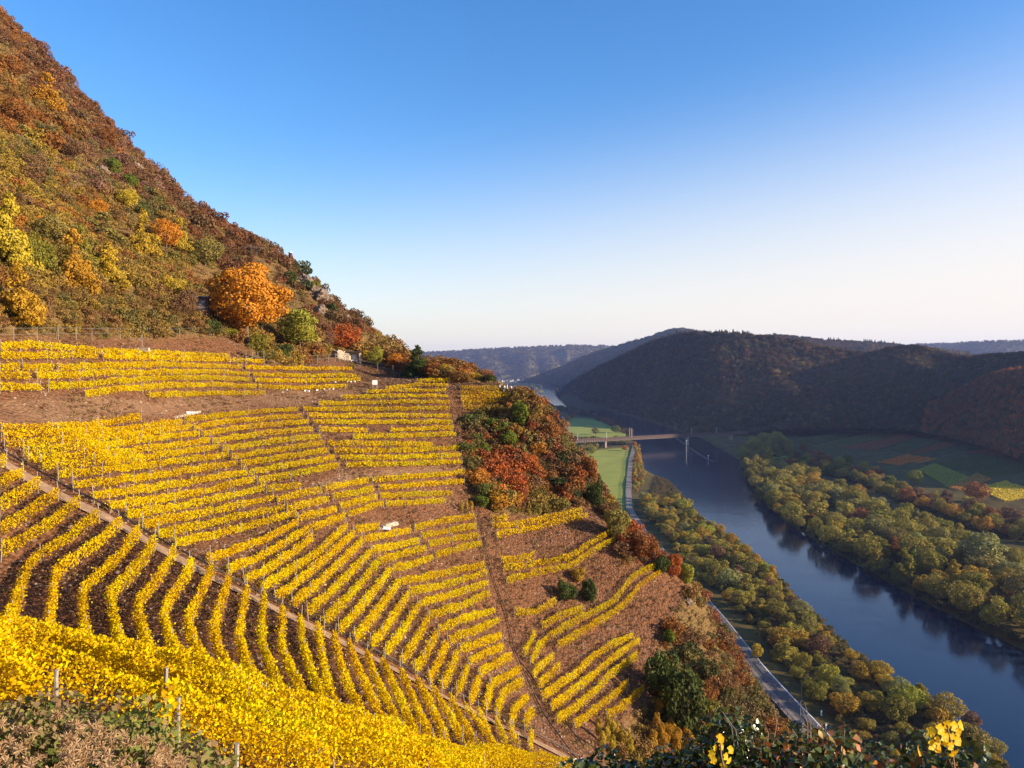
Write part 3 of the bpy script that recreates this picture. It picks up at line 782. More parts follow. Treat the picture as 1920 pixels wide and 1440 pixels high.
fall2 = drape([(975,1245),(990,1262),(1010,1292),(1030,1318),(1050,1342),(1072,1375),(1100,1410)])
monorail('monorail_track', fall2, 'short second rail branching off beside the fall-line monorail', .3, 3.0)

def fence(pxs, label, every, h=1.5, wires=2, dmin=60, pm=None, pr=.04):
    P = drape(pxs, 0, .5, dmin)
    mid = P[len(P) // 2]
    root = empty('wire_fence', tuple(mid), label, 'fence')
    pm = MB().tube([(0, 0, -.2), (0, 0, h)], pr, 5).mesh('post', M['post'])
    st = max(1, int(every / .5))
    for k in range(0, len(P), st): link('post', pm, root, tuple(P[k] - mid))
    for q in range(wires):
        MB().tube([tuple(p - mid + np.array([0, 0, h * (.5 + .42 * q)])) for p in P[::st]], .012, 4, False).build('wire', M['steel'], root)
fence([(-10,642),(60,640),(140,638),(220,636),(300,634),(400,630),(420,626)], 'long post and wire fence above the topmost vines', 4.0, 1.5, pr=.028)
fence([(545,684),(600,682),(640,678),(680,690),(720,698),(770,703),(800,708)], 'thin post and wire fence along the grassy bank under the stone wall', 4.2, 1.7, 2, 100)
fence([(1228,1062),(1240,1062),(1265,1078)], 'two bare trellis posts at the tip of the long curving rows', 2.4, 2.2, 1)
fence([(432,690),(445,686),(462,684),(480,680),(498,678)], 'short leaning fence beside the wooden steps', 2.0, 1.9, 1)

# hoses by the path
for pts, lb in (([(780,1404),(830,1409),(880,1412),(905,1408),(935,1413),(965,1428),(985,1436)], 'white irrigation hose crossing bare soil under the foreground rows'),
                ([(985,1434),(1020,1434),(1060,1430),(1080,1425)], 'pale hose end lying across the bottom of the path')):
    P = drape(pts, .25, .8, 25)
    tag(MB().tube([tuple(p + np.array([0, 0, .3 + .06 * math.sin(i * .9)])) for i, p in enumerate(P)], .055, 6).build('hose', M['hose'], None, smooth=True), lb, 'hose')

# wooden steps at the top terrace
def steps(a, b, label):
    A, B = hit(*a, 0, 60), hit(*b, 0, 60)
    root = empty('wooden_steps', tuple(A), label, 'steps')
    n = 9; d = (B - A); yaw = math.atan2(d[1], d[0])
    dm = simple('dark_timber', (.07, .045, .03), .8, 0, .3, 5)
    tr = MB().box((0, 0, 0), (.34, 1.5, .16)).mesh('tread', dm)
    for i in range(n):
        p = A + d * i / (n - 1); o = link('tread', tr, root, tuple(p - A + np.array([0, 0, .22]))); o.rotation_euler = (0, 0, yaw)
    for s in (-.8, .8):
        off = np.array([-math.sin(yaw) * s, math.cos(yaw) * s, .2])
        MB().tube([tuple(off), tuple(d + off)], .09, 5).build('stringer', dm, root)
steps((447,664), (508,683), 'dark wooden steps climbing beside the green bush')

# ------------------------------------------------------------------ archetype plants
def lobes(seed, nl, rx, rz, cz, base=.45):
    r = np.random.default_rng(seed)
    out = [(np.array([0, 0, cz]), min(rx, rz) * .75)]
    for k in range(nl):
        v = r.normal(size=3); v /= np.linalg.norm(v); v[2] = v[2] * .9 + .12
        q = v * np.array([rx, rx, rz]) * r.uniform(.45, .78)
        out.append((q + np.array([0, 0, cz]), min(rx, rz) * r.uniform(base * .55, base)))
    return out
def crown_pts(seed, n, lb, flat=.85, inner=.12):
    r = np.random.default_rng(seed + 50)
    wts = np.array([l[1] ** 2 for l in lb]); k = r.choice(len(lb), n, p=wts / wts.sum())
    c = np.array([l[0] for l in lb])[k]; R = np.array([l[1] for l in lb])[k]
    v = r.normal(size=(n, 3)); v /= np.linalg.norm(v, axis=1, keepdims=True)
    rad = R * np.where(r.random(n) < inner, r.uniform(.3, 1.25, n), r.uniform(.82, 1.08, n))
    P = c + v * rad[:, None] * np.array([1, 1, flat])
    # shade holes: drop points deep within other lobes
    keep = np.ones(n, bool)
    for c2, R2 in lb:
        d = np.linalg.norm((P - c2) / np.array([1, 1, flat]), axis=1); keep &= ~(d < R2 * .72) | (r.random(n) < .06)
    P, v, k = P[keep], v[keep], k[keep]
    tl = r.normal(.5, .12, len(lb))[k]
    return P, v, np.clip(tl + r.normal(0, .15, len(P)), 0, 1)
def trunk_mesh(name, seed, H, R, lb, nlimb=7, lean=0):
    r = np.random.default_rng(seed); mb = MB()
    top = lb[0][0]
    mb.tube([(0, 0, -.6), (0, 0, .1), (lean * .3, 0, H * .25), (lean, 0, H * .5), tuple(top)], [R * 1.3, R, R * .8, R * .6, R * .2], 7)
    for k in range(nlimb):
        l = lb[1 + k % (len(lb) - 1)][0]
        s = np.array([lean * .6, 0, H * r.uniform(.18, .45)])
        m_ = (s + l) / 2 + np.array([0, 0, -.05 * H])
        mb.tube([tuple(s), tuple(m_), tuple(l)], [R * .45, R * .3, R * .1], 5, False)
    return mb.mesh(name, M['bark'], True)
ARCH = {}
def arche(kind, seed, n, leaf, rx, rz, cz, H, R, nl, mt, flat=.85, nlimb=7, lbase=.45):
    lb = lobes(seed, nl, rx, rz, cz, lbase)
    P, v, t = crown_pts(seed, n, lb, flat)
    cm = leafmesh('crown', P, leaf, mt, nrm=v * 1.3, spread=.75, tint=t, seed=seed)
    tm = trunk_mesh('trunk', seed, H, R, lb, nlimb)
    ARCH.setdefault(kind, []).append((cm, tm))
for s in range(4):   # ~8 m high, 7-8 m wide
    arche('round', s + 1, 6500, .33, 4.0, 3.7, 3.8, 8, .2, 34, M['tree'], .9, 7, .4)
for s in range(3):
    arche('tall', s + 11, 5200, .32, 2.5, 4.2, 4.2, 8.4, .18, 28, M['tree'], .9, 7, .5)
for s in range(3):   # low bush, 3 m high
    arche('bush', s + 21, 3000, .2, 1.9, 1.5, 1.35, 3, .07, 16, M['tree'], .9, 9)
for s in range(2):   # big foreground-side tree, fine leaves
    arche('big', s + 31, 26000, .27, 5.3, 5.3, 5.0, 11, .3, 70, M['tree'], .6, 12, .30)
def cone(seed):      # irregular, pointed autumn tree, leafy down to the ground
    r = np.random.default_rng(seed); lb = [(np.array([0, 0, 3.2]), 1.9)]
    for k in range(46):
        z = 8.4 * r.random() ** 1.15; R = (9.0 - z) * .36 * r.uniform(.55, 1.15); a = r.random() * 6.283
        lb.append((np.array([R * math.cos(a), R * math.sin(a), z]), r.uniform(.55, 1.15) * (1.15 - z / 14)))
    P, v, t = crown_pts(seed, 7500, lb, .75)
    ARCH.setdefault('cone', []).append((leafmesh('crown', P, .32, M['tree'], nrm=v * 1.2, spread=.8, tint=t, seed=seed), trunk_mesh('trunk', seed, 8, .2, lb[:8], 6)))
for s in range(3): cone(101 + s)
def conifer(seed, mt):
    r = np.random.default_rng(seed); P = []; N_ = []
    for k in range(2600):
        z = 1 + 8 * r.random() ** 1.2; lay = .78 + .3 * math.sin(z * 5.5)
        R = (9.3 - z) * .34 * lay * r.uniform(.55, 1.05); a = r.random() * 6.283
        P.append((R * math.cos(a), R * math.sin(a), z - R * .18)); N_.append((math.cos(a) * .6, math.sin(a) * .6, .8))
    cm = leafmesh('crown', np.array(P), .34, mt, nrm=np.array(N_) * 1.2, spread=.7, seed=seed)
    tm = MB().tube([(0, 0, -.5), (0, 0, 4), (0, 0, 9)], [.2, .12, .03], 6).mesh('trunk', M['bark'])
    ARCH.setdefault('conifer', []).append((cm, tm))
conifer(41, M['tree'])
def bare(seed):
    r = np.random.default_rng(seed); mb = MB(); P = []
    def br(p, d, L, R, lev):
        e = p + d * L
        mb.tube([tuple(p), tuple((p + e) / 2 + r.normal(size=3) * L * .06), tuple(e)], [R, R * .75, R * .5], 4, False)
        if lev == 0:
            P.append(e); return
        for k in range(3 if lev > 1 else 4):
            nd = d + r.normal(size=3) * .5; nd[2] += .15; nd /= np.linalg.norm(nd); br(e, nd, L * .68, R * .55, lev - 1)
    for k in range(3): br(np.array([0, 0, -.3]), np.array([r.normal() * .3, r.normal() * .3, 1.]), 2.1, .13, 4)
    P = np.array(P); P = np.repeat(P, 3, 0) + r.normal(size=(len(P) * 3, 3)) * .25
    cm = leafmesh('crown', P, .22, M['tree'], seed=seed)
    ARCH.setdefault('bare', []).append((cm, mb.mesh('trunk', M['bark'])))
bare(51); bare(52)
COL = {'orange': (.56, .22, .025), 'yelloworange': (.52, .28, .03), 'yellow': (.48, .34, .035), 'yellowgreen': (.32, .31, .04), 'olive': (.24, .205, .03), 'greyolive': (.26, .215, .055),
       'rust': (.30, .12, .035), 'red': (.42, .11, .025), 'brown': (.22, .12, .06), 'green': (.13, .16, .02), 'darkgreen': (.07, .09, .022), 'greybrown': (.24, .18, .14),
       'willow': (.34, .27, .045), 'ochre': (.42, .27, .03), 'palegreen': (.29, .28, .09)}
WORD = {'orange': 'bright orange', 'yelloworange': 'golden orange', 'yellow': 'yellow', 'yellowgreen': 'yellow-green', 'olive': 'olive green', 'greyolive': 'grey-green', 'rust': 'rust brown',
        'red': 'fiery red', 'brown': 'brown', 'green': 'green', 'darkgreen': 'dark green', 'greybrown': 'bare grey-brown', 'willow': 'soft olive', 'ochre': 'ochre', 'palegreen': 'pale green'}
HT = {'round': 8.2, 'tall': 8.8, 'bush': 2.9, 'big': 11.2, 'conifer': 9.2, 'cone': 8.9, 'bare': 8.0}
WD = {'round': 8.2, 'tall': 5.6, 'bush': 4.1, 'big': 11.2, 'conifer': 5.2, 'cone': 6.6, 'bare': 7.0}
tcount = 0
def plant(p, h, wd, kind, colour, label, cat='tree', group=None, name=None, sink=.1):
    global tcount
    r = random.Random(tcount * 13 + 5); tcount += 1
    cm, tm = ARCH[kind][r.randrange(len(ARCH[kind]))]
    sz, sx = h / HT[kind], wd / WD[kind]
    root = empty(name or ('shrub' if cat == 'shrub' else 'tree'), (float(p[0]), float(p[1]), float(p[2]) - sink), label, cat, group, r.random() * 6.28, (sx, sx, sz))
    c = link('crown', cm, root); t = link('trunk', tm, root)
    k = r.uniform(.88, 1.12); col = COL[colour]
    c.color = (col[0] * k, col[1] * k * r.uniform(.93, 1.07), col[2] * k, 1)
    return root
def tree_px(px, py, hp, wp, kind, colour, label, cat='tree', group=None, dmin=60, valley=False, z=None):
    p = vhit(px, py) if valley else hit(px, py, 0, dmin)
    if p is None: print('miss', label); return
    s = p[1] / FPX
    return plant(p, hp * s, wp * s, kind, colour, label, cat, group)
TREES = [
 (462,642,178,182,'big','orange','large bright orange tree overhanging the dark hut'),
 (562,660,92,80,'tall','yellowgreen','yellow-green tree just right of the large orange tree'),
 (643,657,54,82,'round','red','fiery orange-red tree above the stone wall'),
 (612,655,40,40,'round','brown','brown leafed small tree left of the fiery red one'),
 (705,688,42,34,'round','yellowgreen','yellow-green small tree right of the stone shelter'),
 (688,682,30,24,'tall','yellow','slim yellow sapling behind the stone shelter'),
 (742,692,34,30,'round','orange','small orange tree on the spur crest before the dark pine-like tree'),
 (783,706,62,52,'cone','darkgreen','dark green tree standing alone on the spur crest'),
 (812,706,32,34,'round','rust','rust red tree right of the dark crest tree'),
 (838,706,28,36,'round','ochre','ochre tree on the crest left of the vines'),
 (865,710,20,36,'bush','orange','orange bushy tree at the end of the crest trees'),
 (18,505,150,95,'cone','yellow','tall yellow tree at the left edge of the slope'),
 (35,602,115,92,'cone','yelloworange','golden orange tree at the left edge, low on the slope'),
 (138,545,122,80,'cone','yelloworange','golden tree in the middle of the left slope'),
 (203,540,92,66,'cone','yellow','yellow tree right of the golden mid-slope tree'),
 (88,205,72,62,'cone','yelloworange','golden tree high on the slope under the skyline'),
 (127,170,42,28,'bare','rust','thin reddish tree on the skyline by pale rocks'),
 (312,468,64,60,'round','orange','deep orange tree in mid slope, roundest one'),
 (338,470,64,44,'cone','yellow','yellow tree tucked behind the deep orange tree'),
 (270,485,95,60,'cone','ochre','ochre tree left of the deep orange tree'),
 (216,328,36,30,'bush','green','green bush high on the slope, left of the two'),
 (246,360,38,36,'bush','green','green bush high on the slope, right of the two'),
 (238,392,42,46,'round','yellow','yellow tree just below the green bushes'),
 (182,408,42,40,'round','orange','small orange tree left of the yellow high one'),
 (475,486,38,46,'bare','greybrown','leafless grey tree on the skyline above the orange tree'),
 (355,352,22,26,'bare','rust','small rusty tree on the skyline above the rocks'),
 (300,318,24,28,'round','rust','rust tree on the upper skyline'),
 (232,262,24,26,'bare','rust','thin rusty tree on the upper skyline'),
 (105,470,74,80,'round','greyolive','grey-green tree behind the golden mid-slope tree'),
 (195,460,66,84,'cone','greyolive','wide grey-green tree between golden and ochre trees'),
 (345,600,60,60,'round','brown','brown half-shaded tree left of the dark hut'),
 (325,560,50,54,'round','ochre','ochre tree above the hut path'),
 (385,500,60,70,'round','greyolive','grey-green tree behind the large orange tree'),
 (60,330,50,60,'round','brown','brown tree high at the left of the slope'),
 (30,240,60,70,'round','rust','rust brown tree at the upper left edge'),
 (20,150,55,60,'round','rust','rust brown tree near the top left corner'),
 (130,300,50,60,'round','brown','brown tree under the upper skyline'),
 (200,280,44,50,'round','rust','rust tree hugging the upper skyline'),
 (545,535,30,34,'bush','darkgreen','dark bush on the crag below the red lookout'),
 (590,548,26,34,'bush','olive','olive bush on the rocky crag'),
 (622,592,28,34,'bush','darkgreen','dark bush low on the rocky crag'),
 (150,495,80,66,'cone','olive','olive tree behind the golden mid-slope tree'),
 (70,520,90,70,'round','olive','olive tree between the left-edge trees and the golden one'),
]
for x, y, h, wd, k, c, lb in TREES: tree_px(x, y, h, wd, k, c, lb)
SHRUBS = [
 (432,634,24,44,'olive','low olive bush under the left side of the large orange tree'),
 (486,640,22,46,'brown','low brown bush under the right side of the large orange tree'),
 (396,628,34,44,'darkgreen','dark green bush below the hut'),
 (530,677,38,50,'darkgreen','round dark green bush beside the wooden steps'),
 (487,660,40,46,'olive','olive bush left of the round dark green one'),
 (585,652,30,40,'ochre','ochre bush under the yellow-green tree'),
 (918,716,17,46,'darkgreen','low dark bush on the crest above the spur-top vines'),
 (893,712,14,30,'ochre','small ochre bush left of the crest dark bush'),
 (660,690,9,10,'green','tiny green bush right of the stone shelter'),
 (1063,1127,46,50,'darkgreen','left one of two ivy green bushes on the bare spur'),
 (1105,1130,52,40,'darkgreen','right one of two ivy green bushes on the bare spur'),
 (1085,1090,30,36,'ochre','ochre bush between the two ivy green bushes'),
 (1155,1010,66,62,'greyolive','olive twiggy bush above the end of the curving rows'),
 (1115,950,56,40,'darkgreen','dark green bush on the edge above the meadow'),
 (1105,905,56,56,'rust','rust bush on the edge left of the meadow'),
 (1208,1045,60,66,'rust','rust leafed bush at the right edge of the spur'),
 (1262,1082,52,44,'red','fiery red bush at the right edge of the spur'),
 (1290,1095,46,34,'yellowgreen','yellow-green bush beside the fiery red one'),
 (1240,1075,40,40,'darkgreen','dark bush between rust and fiery red bushes'),
 (905,855,28,40,'green','green bush on the red flank of the spur'),
 (930,810,31,66,'green','broad green bush under the spur-top vines'),
 (880,800,24,44,'darkgreen','dark green bush just below the last crest vines'),
 (975,800,54,50,'green','tall ivy covered tree beside the walkers'),
 (957,840,40,44,'green','ivy mass below the tree beside the walkers'),
 (1010,850,21,20,'green','narrow ivy clump on the flank'),
 (972,735,34,22,'rust','rusty tree top rising behind the walkers'),
 (1030,830,43,50,'rust','rust bush on the outer edge of the spur'),
 (1075,880,40,50,'brown','dark brown bush on the outer edge of the spur'),
 (905,905,33,34,'orange','orange bush on the red flank'),
 (935,905,43,40,'red','fiery red bush on the red flank, upper'),
 (960,925,43,60,'red','broad fiery red bush in the middle of the flank'),
 (990,880,36,50,'red','orange-red bush at the right of the flank'),
 (935,952,36,46,'yelloworange','golden bush at the foot of the red flank'),
 (905,950,25,40,'green','grassy green bush beside the three single vines'),
 (1255,1205,30,36,'green','small green bush above the tall ivy'),
 (1248,1300,60,60,'darkgreen','ivy clump left of the tall ivy mass'),
 (1245,1318,105,90,'darkgreen','tall dark ivy mass at the right of the lower rows'),
 (1278,1385,150,110,'darkgreen','lower dark ivy mass next to the yellow vines'),
 (1325,1390,90,60,'olive','olive bush right of the dark ivy'),
]
for x, y, h, wd, c, lb in SHRUBS: tree_px(x, y, h, wd, 'bush', c, lb, 'shrub')
# single vines
for i, (x, y) in enumerate([(866,950),(875,949),(884,949)]):
    p = hit(x, y + 12, 0, 60); plant(p, 2.1, .55, 'tall', 'yellow', f'{ORD[i+1]} of three single yellow vines left of the rust bush', 'vine', 'three single vines', 'grapevine')
for i, (x, y) in enumerate([(1122,1372),(1140,1362),(1138,1385),(1150,1372),(1158,1390),(1166,1398),(1178,1392),(1182,1406),(1130,1400),(1148,1405)]):
    p = hit(x, y + 14, 0, 40); plant(p, 2.5, .85, 'tall', 'yellow', f'{ORD[i+1]} upright golden vine in the loose cluster below the last rows', 'vine', 'loose cluster of upright vines', 'grapevine')
for i, (x, y) in enumerate([(1232,1370),(1236,1345),(1240,1395),(1252,1390),(1262,1392),(1272,1400),(1284,1398),(1246,1410),(1268,1412),(1295,1405),(1225,1405),(1258,1375)]):
    p = hit(x, y + 12, 0, 40); plant(p, 3.4, 1.1, 'tall', 'yelloworange', f'{ORD[i+1]} upright golden vine in front of the dark ivy', 'vine', 'golden vines before the ivy', 'grapevine')
# ------------------------------------------------------------------ scattered cover
def scatter(name, P, scale, rot, col, meshes, label=None, kind='stuff', zs=None):
    """one object: plants spread over the points in P (geometry nodes), each with its own colour"""
    n = len(P)
    me = bpy.data.meshes.new(name); me.vertices.add(n); me.vertices.foreach_set('co', np.asarray(P, np.float32).ravel())
    def at_(nm, ty, d, f='value'):
        a = me.attributes.new(nm, ty, 'POINT'); a.data.foreach_set(f, np.asarray(d).ravel())
    sv = np.stack([scale, scale, scale * (zs if zs is not None else 1)], -1).astype(np.float32)
    at_('scl', 'FLOAT_VECTOR', sv, 'vector')
    at_('rotv', 'FLOAT_VECTOR', np.stack([0 * rot, 0 * rot, rot], -1).astype(np.float32), 'vector')
    at_('col', 'FLOAT_COLOR', np.column_stack([col, np.ones(n)]).astype(np.float32), 'color')
    at_('pick', 'INT', rng.integers(0, len(meshes), n).astype(np.int32))
    o = link(name, me); tag(o, label, None, None, kind)
    cc = bpy.data.collections.new(name + '_kinds')
    for i, m_ in enumerate(meshes):
        q = bpy.data.objects.new(f'{name}_kind', m_); cc.objects.link(q)
    g = bpy.data.node_groups.new(name, 'GeometryNodeTree')
    g.interface.new_socket('Geometry', in_out='INPUT', socket_type='NodeSocketGeometry'); g.interface.new_socket('Geometry', in_out='OUTPUT', socket_type='NodeSocketGeometry')
    N = g.nodes.new; i_, o_ = N('NodeGroupInput'), N('NodeGroupOutput')
    ip = N('GeometryNodeInstanceOnPoints'); ci = N('GeometryNodeCollectionInfo'); ci.inputs[0].default_value = cc; ci.inputs['Separate Children'].default_value = True; ci.inputs['Reset Children'].default_value = True
    def na(nm, ty):
        a = N('GeometryNodeInputNamedAttribute'); a.data_type = ty; a.inputs[0].default_value = nm; return a.outputs[0]
    g.links.new(i_.outputs[0], ip.inputs['Points']); g.links.new(ci.outputs[0], ip.inputs['Instance'])
    ip.inputs['Pick Instance'].default_value = True
    g.links.new(na('pick', 'INT'), ip.inputs['Instance Index']); g.links.new(na('scl', 'FLOAT_VECTOR'), ip.inputs['Scale'])
    er = N('FunctionNodeEulerToRotation'); g.links.new(na('rotv', 'FLOAT_VECTOR'), er.inputs[0]); g.links.new(er.outputs[0], ip.inputs['Rotation'])
    g.links.new(ip.outputs[0], o_.inputs[0])
    md = o.modifiers.new('spread', 'NODES'); md.node_group = g
    return o

def clump(seed, n, leaf, rx, rz, cz, nl, flat=.9, lbase=.5):
    lb = lobes(seed, nl, rx, rz, cz, lbase); P, v, t = crown_pts(seed, n, lb, flat)
    P[:, 2] = np.maximum(P[:, 2], -.3)
    return leafmesh('leaf_clump', P, leaf, M['scrub'], nrm=v * 1.2, spread=.8, tint=t, seed=seed)
CL_BUSH = [clump(61 + s, 1150, .17, 1.2, .85, .6, 16) for s in range(4)]
def twiggy(seed):
    r = np.random.default_rng(seed); n = 700
    v = r.normal(size=(n, 3)); v[:, 2] = np.abs(v[:, 2]) * 1.1; v /= np.linalg.norm(v, axis=1, keepdims=True)
    P = v * (r.random(n) ** .5)[:, None] * np.array([1.1, 1.1, 1.3])
    return leafmesh('leaf_clump', P, .11, M['scrub'], seed=seed)
CL_BUSH += [twiggy(71), twiggy(72)]
CL_TREE = [clump(81 + s, 420, 1.15, 4.2, 3.6, 3.6, 14) for s in range(4)]       # about 8 m wide, for woods far off
def con_clump(seed):
    r = np.random.default_rng(seed); n = 260
    z = 1 + 10 * r.random(n) ** 1.3; R = (11.5 - z) * .3 * r.uniform(.6, 1.05, n); a = r.random(n) * 6.283
    P = np.stack([R * np.cos(a), R * np.sin(a), z], -1)
    return leafmesh('leaf_clump', P, 1.1, M['scrub'], nrm=np.stack([np.cos(a), np.sin(a), a * 0 + .8], -1), spread=.6, seed=seed)
CL_CON = [con_clump(91)]

def palette(n, cols, wts):
    k = rng.choice(len(cols), n, p=np.array(wts) / sum(wts)); return np.array(cols)[k]
# -- scrub of the near hillside
N0 = 58000; N1 = 26000
X = np.r_[rng.uniform(-300, 105, N0), rng.uniform(-110, 100, N1)]; Y = np.r_[rng.uniform(14, 440, N0), rng.uniform(30, 170, N1)]
Z = ground(X, Y); px, py = project(np.stack([X, Y, Z], -1))
ins = inpoly(px, py, SOILPOLY) & (Y < 330)
edge = segdist(px, py, SOILPOLY) < 10
hid = (px < -250) | (px > 2000) | (py > 1700)
near_fg = (np.hypot(X, Y) < 32)
thin = (vnoise(X / 9 + 40, Y / 9) < .36) & (rng.random(len(X)) < .75) | (np.abs(px - 605) < 50) & (np.abs(py - 560) < 50) & (rng.random(len(X)) < .5)
crest = inpoly(px, py, [(880,690),(965,705),(975,745),(955,775),(880,770)]) & (Y < 230)
keep = ~thin & ~ins & ~hid & ~near_fg & ~(crest & (rng.random(len(X)) < .97)) & (Z > LAND + 1) & ~((X > 79) & (Y < 395)) & ~((px > 1075) & (py > 1385) & (Y < 75))
# thin out on the back of the spur
X, Y, Z, px, py = [q[keep] for q in (X, Y, Z, px, py)]
n = len(X)
f = fbm(X / 26, Y / 26, 3) + rng.normal(0, .16, n)
PAL = np.array([(.30, .12, .03), (.25, .135, .04), (.27, .17, .045), (.32, .205, .04), (.20, .16, .035), (.26, .12, .035)])
idx = np.clip(((f + .55) / 1.1 * 6).astype(int), 0, 5); col = PAL[idx]
def blob(x, y, r, cols, w_=.8):
    global col
    m_ = (np.hypot(px - x, (py - y)) < r * rng.uniform(.7, 1.15, n)) & (rng.random(n) < w_)
    col[m_] = palette(m_.sum(), cols, [1] * len(cols))
R_, O_, Y_, G_, B_, OL, DG = (.34, .10, .03), (.42, .18, .03), (.36, .24, .04), (.11, .125, .03), (.21, .11, .05), (.17, .14, .045), (.06, .075, .025)
top = (py < 640) & (px < 700)
sky = top & (segdist(px, py, [(0,30),(130,150),(230,262),(360,345),(430,452),(560,520),(640,590),(690,640)], False) < 60)
col[sky] = palette(sky.sum(), [(.22, .095, .045), (.18, .085, .04), (.16, .10, .045), (.25, .105, .04)], [4, 3, 2, 1])
band = top & (py > 545) & (px < 460)
col[band] = palette(band.sum(), [(.30, .20, .04), (.21, .11, .04), (.17, .135, .04), (.25, .155, .045)], [2, 2, 2, 2])
blob(60, 295, 50, [Y_, OL]); blob(40, 350, 60, [Y_, OL, B_]); blob(100, 350, 60, [Y_, OL, B_], .6); blob(15, 130, 26, [G_, OL]); blob(270, 400, 40, [OL, G_, B_]); blob(80, 420, 60, [O_, Y_, B_], .6)
blob(20, 60, 50, [B_, (.33, .14, .04)]); blob(570, 530, 40, [OL, B_, DG]); blob(280, 330, 40, [(.25, .13, .09), B_]); blob(190, 310, 60, [B_, OL, (.25, .13, .09)])
blob(900, 800, 60, [G_, OL, OL, B_]); blob(950, 880, 80, [R_, O_, B_, OL], .8); blob(960, 900, 45, [R_, R_, (.55, .17, .05)], .85); blob(930, 930, 30, [O_, Y_, G_]); blob(1040, 830, 60, [B_, (.27, .10, .05), OL]); blob(1090, 900, 60, [B_, R_, DG]); blob(1120, 940, 40, [DG, B_])
blob(1210, 1020, 50, [B_, R_]); blob(1350, 1180, 90, [B_, (.27, .10, .05), OL]); blob(1300, 1250, 60, [B_, OL, DG]); blob(1430, 1290, 90, [(.27, .11, .04), (.31, .13, .045), B_]); blob(1390, 1340, 60, [OL, (.2, .14, .06)])
scl = np.clip(rng.lognormal(-.22, .42, n), .4, 2.6) * np.where(band, .72, 1) * np.clip(.75 + Y / 250, .8, 1.4)
scl = np.where(Y < 175, np.minimum(scl, 1.7), scl) * 1.0
scl[(px > 1100)] *= .85
P = np.stack([X, Y, Z - .15], -1)
scatter('hillside_scrub', P, scl, rng.uniform(0, 6.28, n), col * rng.uniform(.8, 1.2, (n, 1)), CL_BUSH, 'rust, ochre and olive scrub covering the steep slope')
print('scrub', n)

# -- dry weeds and leaf litter between the vines
N0 = 60000
X = rng.uniform(-60, 45, N0); Y = rng.uniform(26, 185, N0)
Z = ground(X, Y); px, py = project(np.stack([X, Y, Z], -1))
pd = segdist(X, Y, [tuple(q[:2]) for q in pp[::4]], False)
k = inpoly(px, py, SOILPOLY) & (px > -40) & (py < 1480) & (pd > 1.3) & (vnoise(X / 3.5, Y / 3.5) + rng.normal(0, .15, N0) > .50)
X, Y, Z = X[k], Y[k], Z[k]; n = len(X)
def tuft(seed):
    r = np.random.default_rng(seed); n = 60
    v = r.normal(size=(n, 3)); v[:, 2] = np.abs(v[:, 2]); v /= np.linalg.norm(v, axis=1, keepdims=True)
    return leafmesh('tuft', v * (r.random(n) ** .6)[:, None] * np.array([.5, .5, .22]), .10, M['scrub'], seed=seed)
TUFT = [tuft(5), tuft(6), tuft(7)]
col = palette(n, [(.21, .11, .06), (.27, .165, .09), (.17, .085, .045), (.32, .21, .06), (.17, .13, .045)], [4, 3, 3, 1, 1])
scatter('dry_weeds', np.stack([X, Y, Z - .03], -1), rng.uniform(.5, 1.3, n), rng.uniform(0, 6.28, n), col, TUFT, 'dry weeds and fallen leaves on the slate soil between vines')
# -- dry grass on the wild parts of the slope
N2 = 46000
X = np.r_[rng.uniform(-200, 95, N2 // 2), rng.uniform(-20, 92, N2 // 2)]; Y = np.r_[rng.uniform(70, 320, N2 // 2), rng.uniform(60, 260, N2 // 2)]
Z = ground(X, Y); px, py = project(np.stack([X, Y, Z], -1))
k = ~(inpoly(px, py, SOILPOLY) & (Y < 330)) & (px > -40) & (px < 1960) & (py < 1460) & (Z > LAND)
X, Y, Z = X[k], Y[k], Z[k]; n = len(X)
scatter('dry_grass', np.stack([X, Y, Z - .03], -1), rng.uniform(1.2, 2.8, n) * np.clip(Y / 150, .8, 1.6), rng.uniform(0, 6.28, n), palette(n, [(.30, .19, .07), (.24, .13, .05), (.20, .16, .05), (.34, .22, .09)], [3, 3, 2, 1]), TUFT, 'dry grass between the shrubs of the wild slope')
# -- loose slate
sv = MB()
def stone(seed):
    r = np.random.default_rng(seed); V = []
    for k in range(10): 
        v = r.normal(size=3); v /= np.linalg.norm(v); V.append(v * np.array([.5, .36, .2]) * r.uniform(.8, 1.1))
    import bmesh
    bm = bmesh.new()
    for v in V: bm.verts.new(v)
    bmesh.ops.convex_hull(bm, input=bm.verts); me = bpy.data.meshes.new('slate_piece'); bm.to_mesh(me); bm.free(); me.materials.append(M['stoneinst']); return me
M['stoneinst'] = leafmat('slate_piece', [(1, 1, 1), (1, 1, 1)], 'inst', 0.0, .8, .3)
ST = [stone(s) for s in (1, 2, 3)]
N0 = 42000
X = rng.uniform(-60, 45, N0); Y = rng.uniform(26, 170, N0); Z = ground(X, Y); px, py = project(np.stack([X, Y, Z], -1))
pd = segdist(X, Y, [tuple(q[:2]) for q in pp[::4]], False)
k = inpoly(px, py, SOILPOLY) & (px > -40) & (py < 1480) & (pd > .9) & (vnoise(X / 5 + 3, Y / 5) > .38)
X, Y, Z = X[k], Y[k], Z[k]; n = len(X)
scatter('slate_rubble', np.stack([X, Y, Z + .02], -1), rng.uniform(.15, .55, n) , rng.uniform(0, 6.28, n), palette(n, [(.24, .155, .10), (.16, .10, .065), (.33, .225, .15)], [3, 2, 1]), ST, 'loose slate pieces strewn over the vineyard soil')

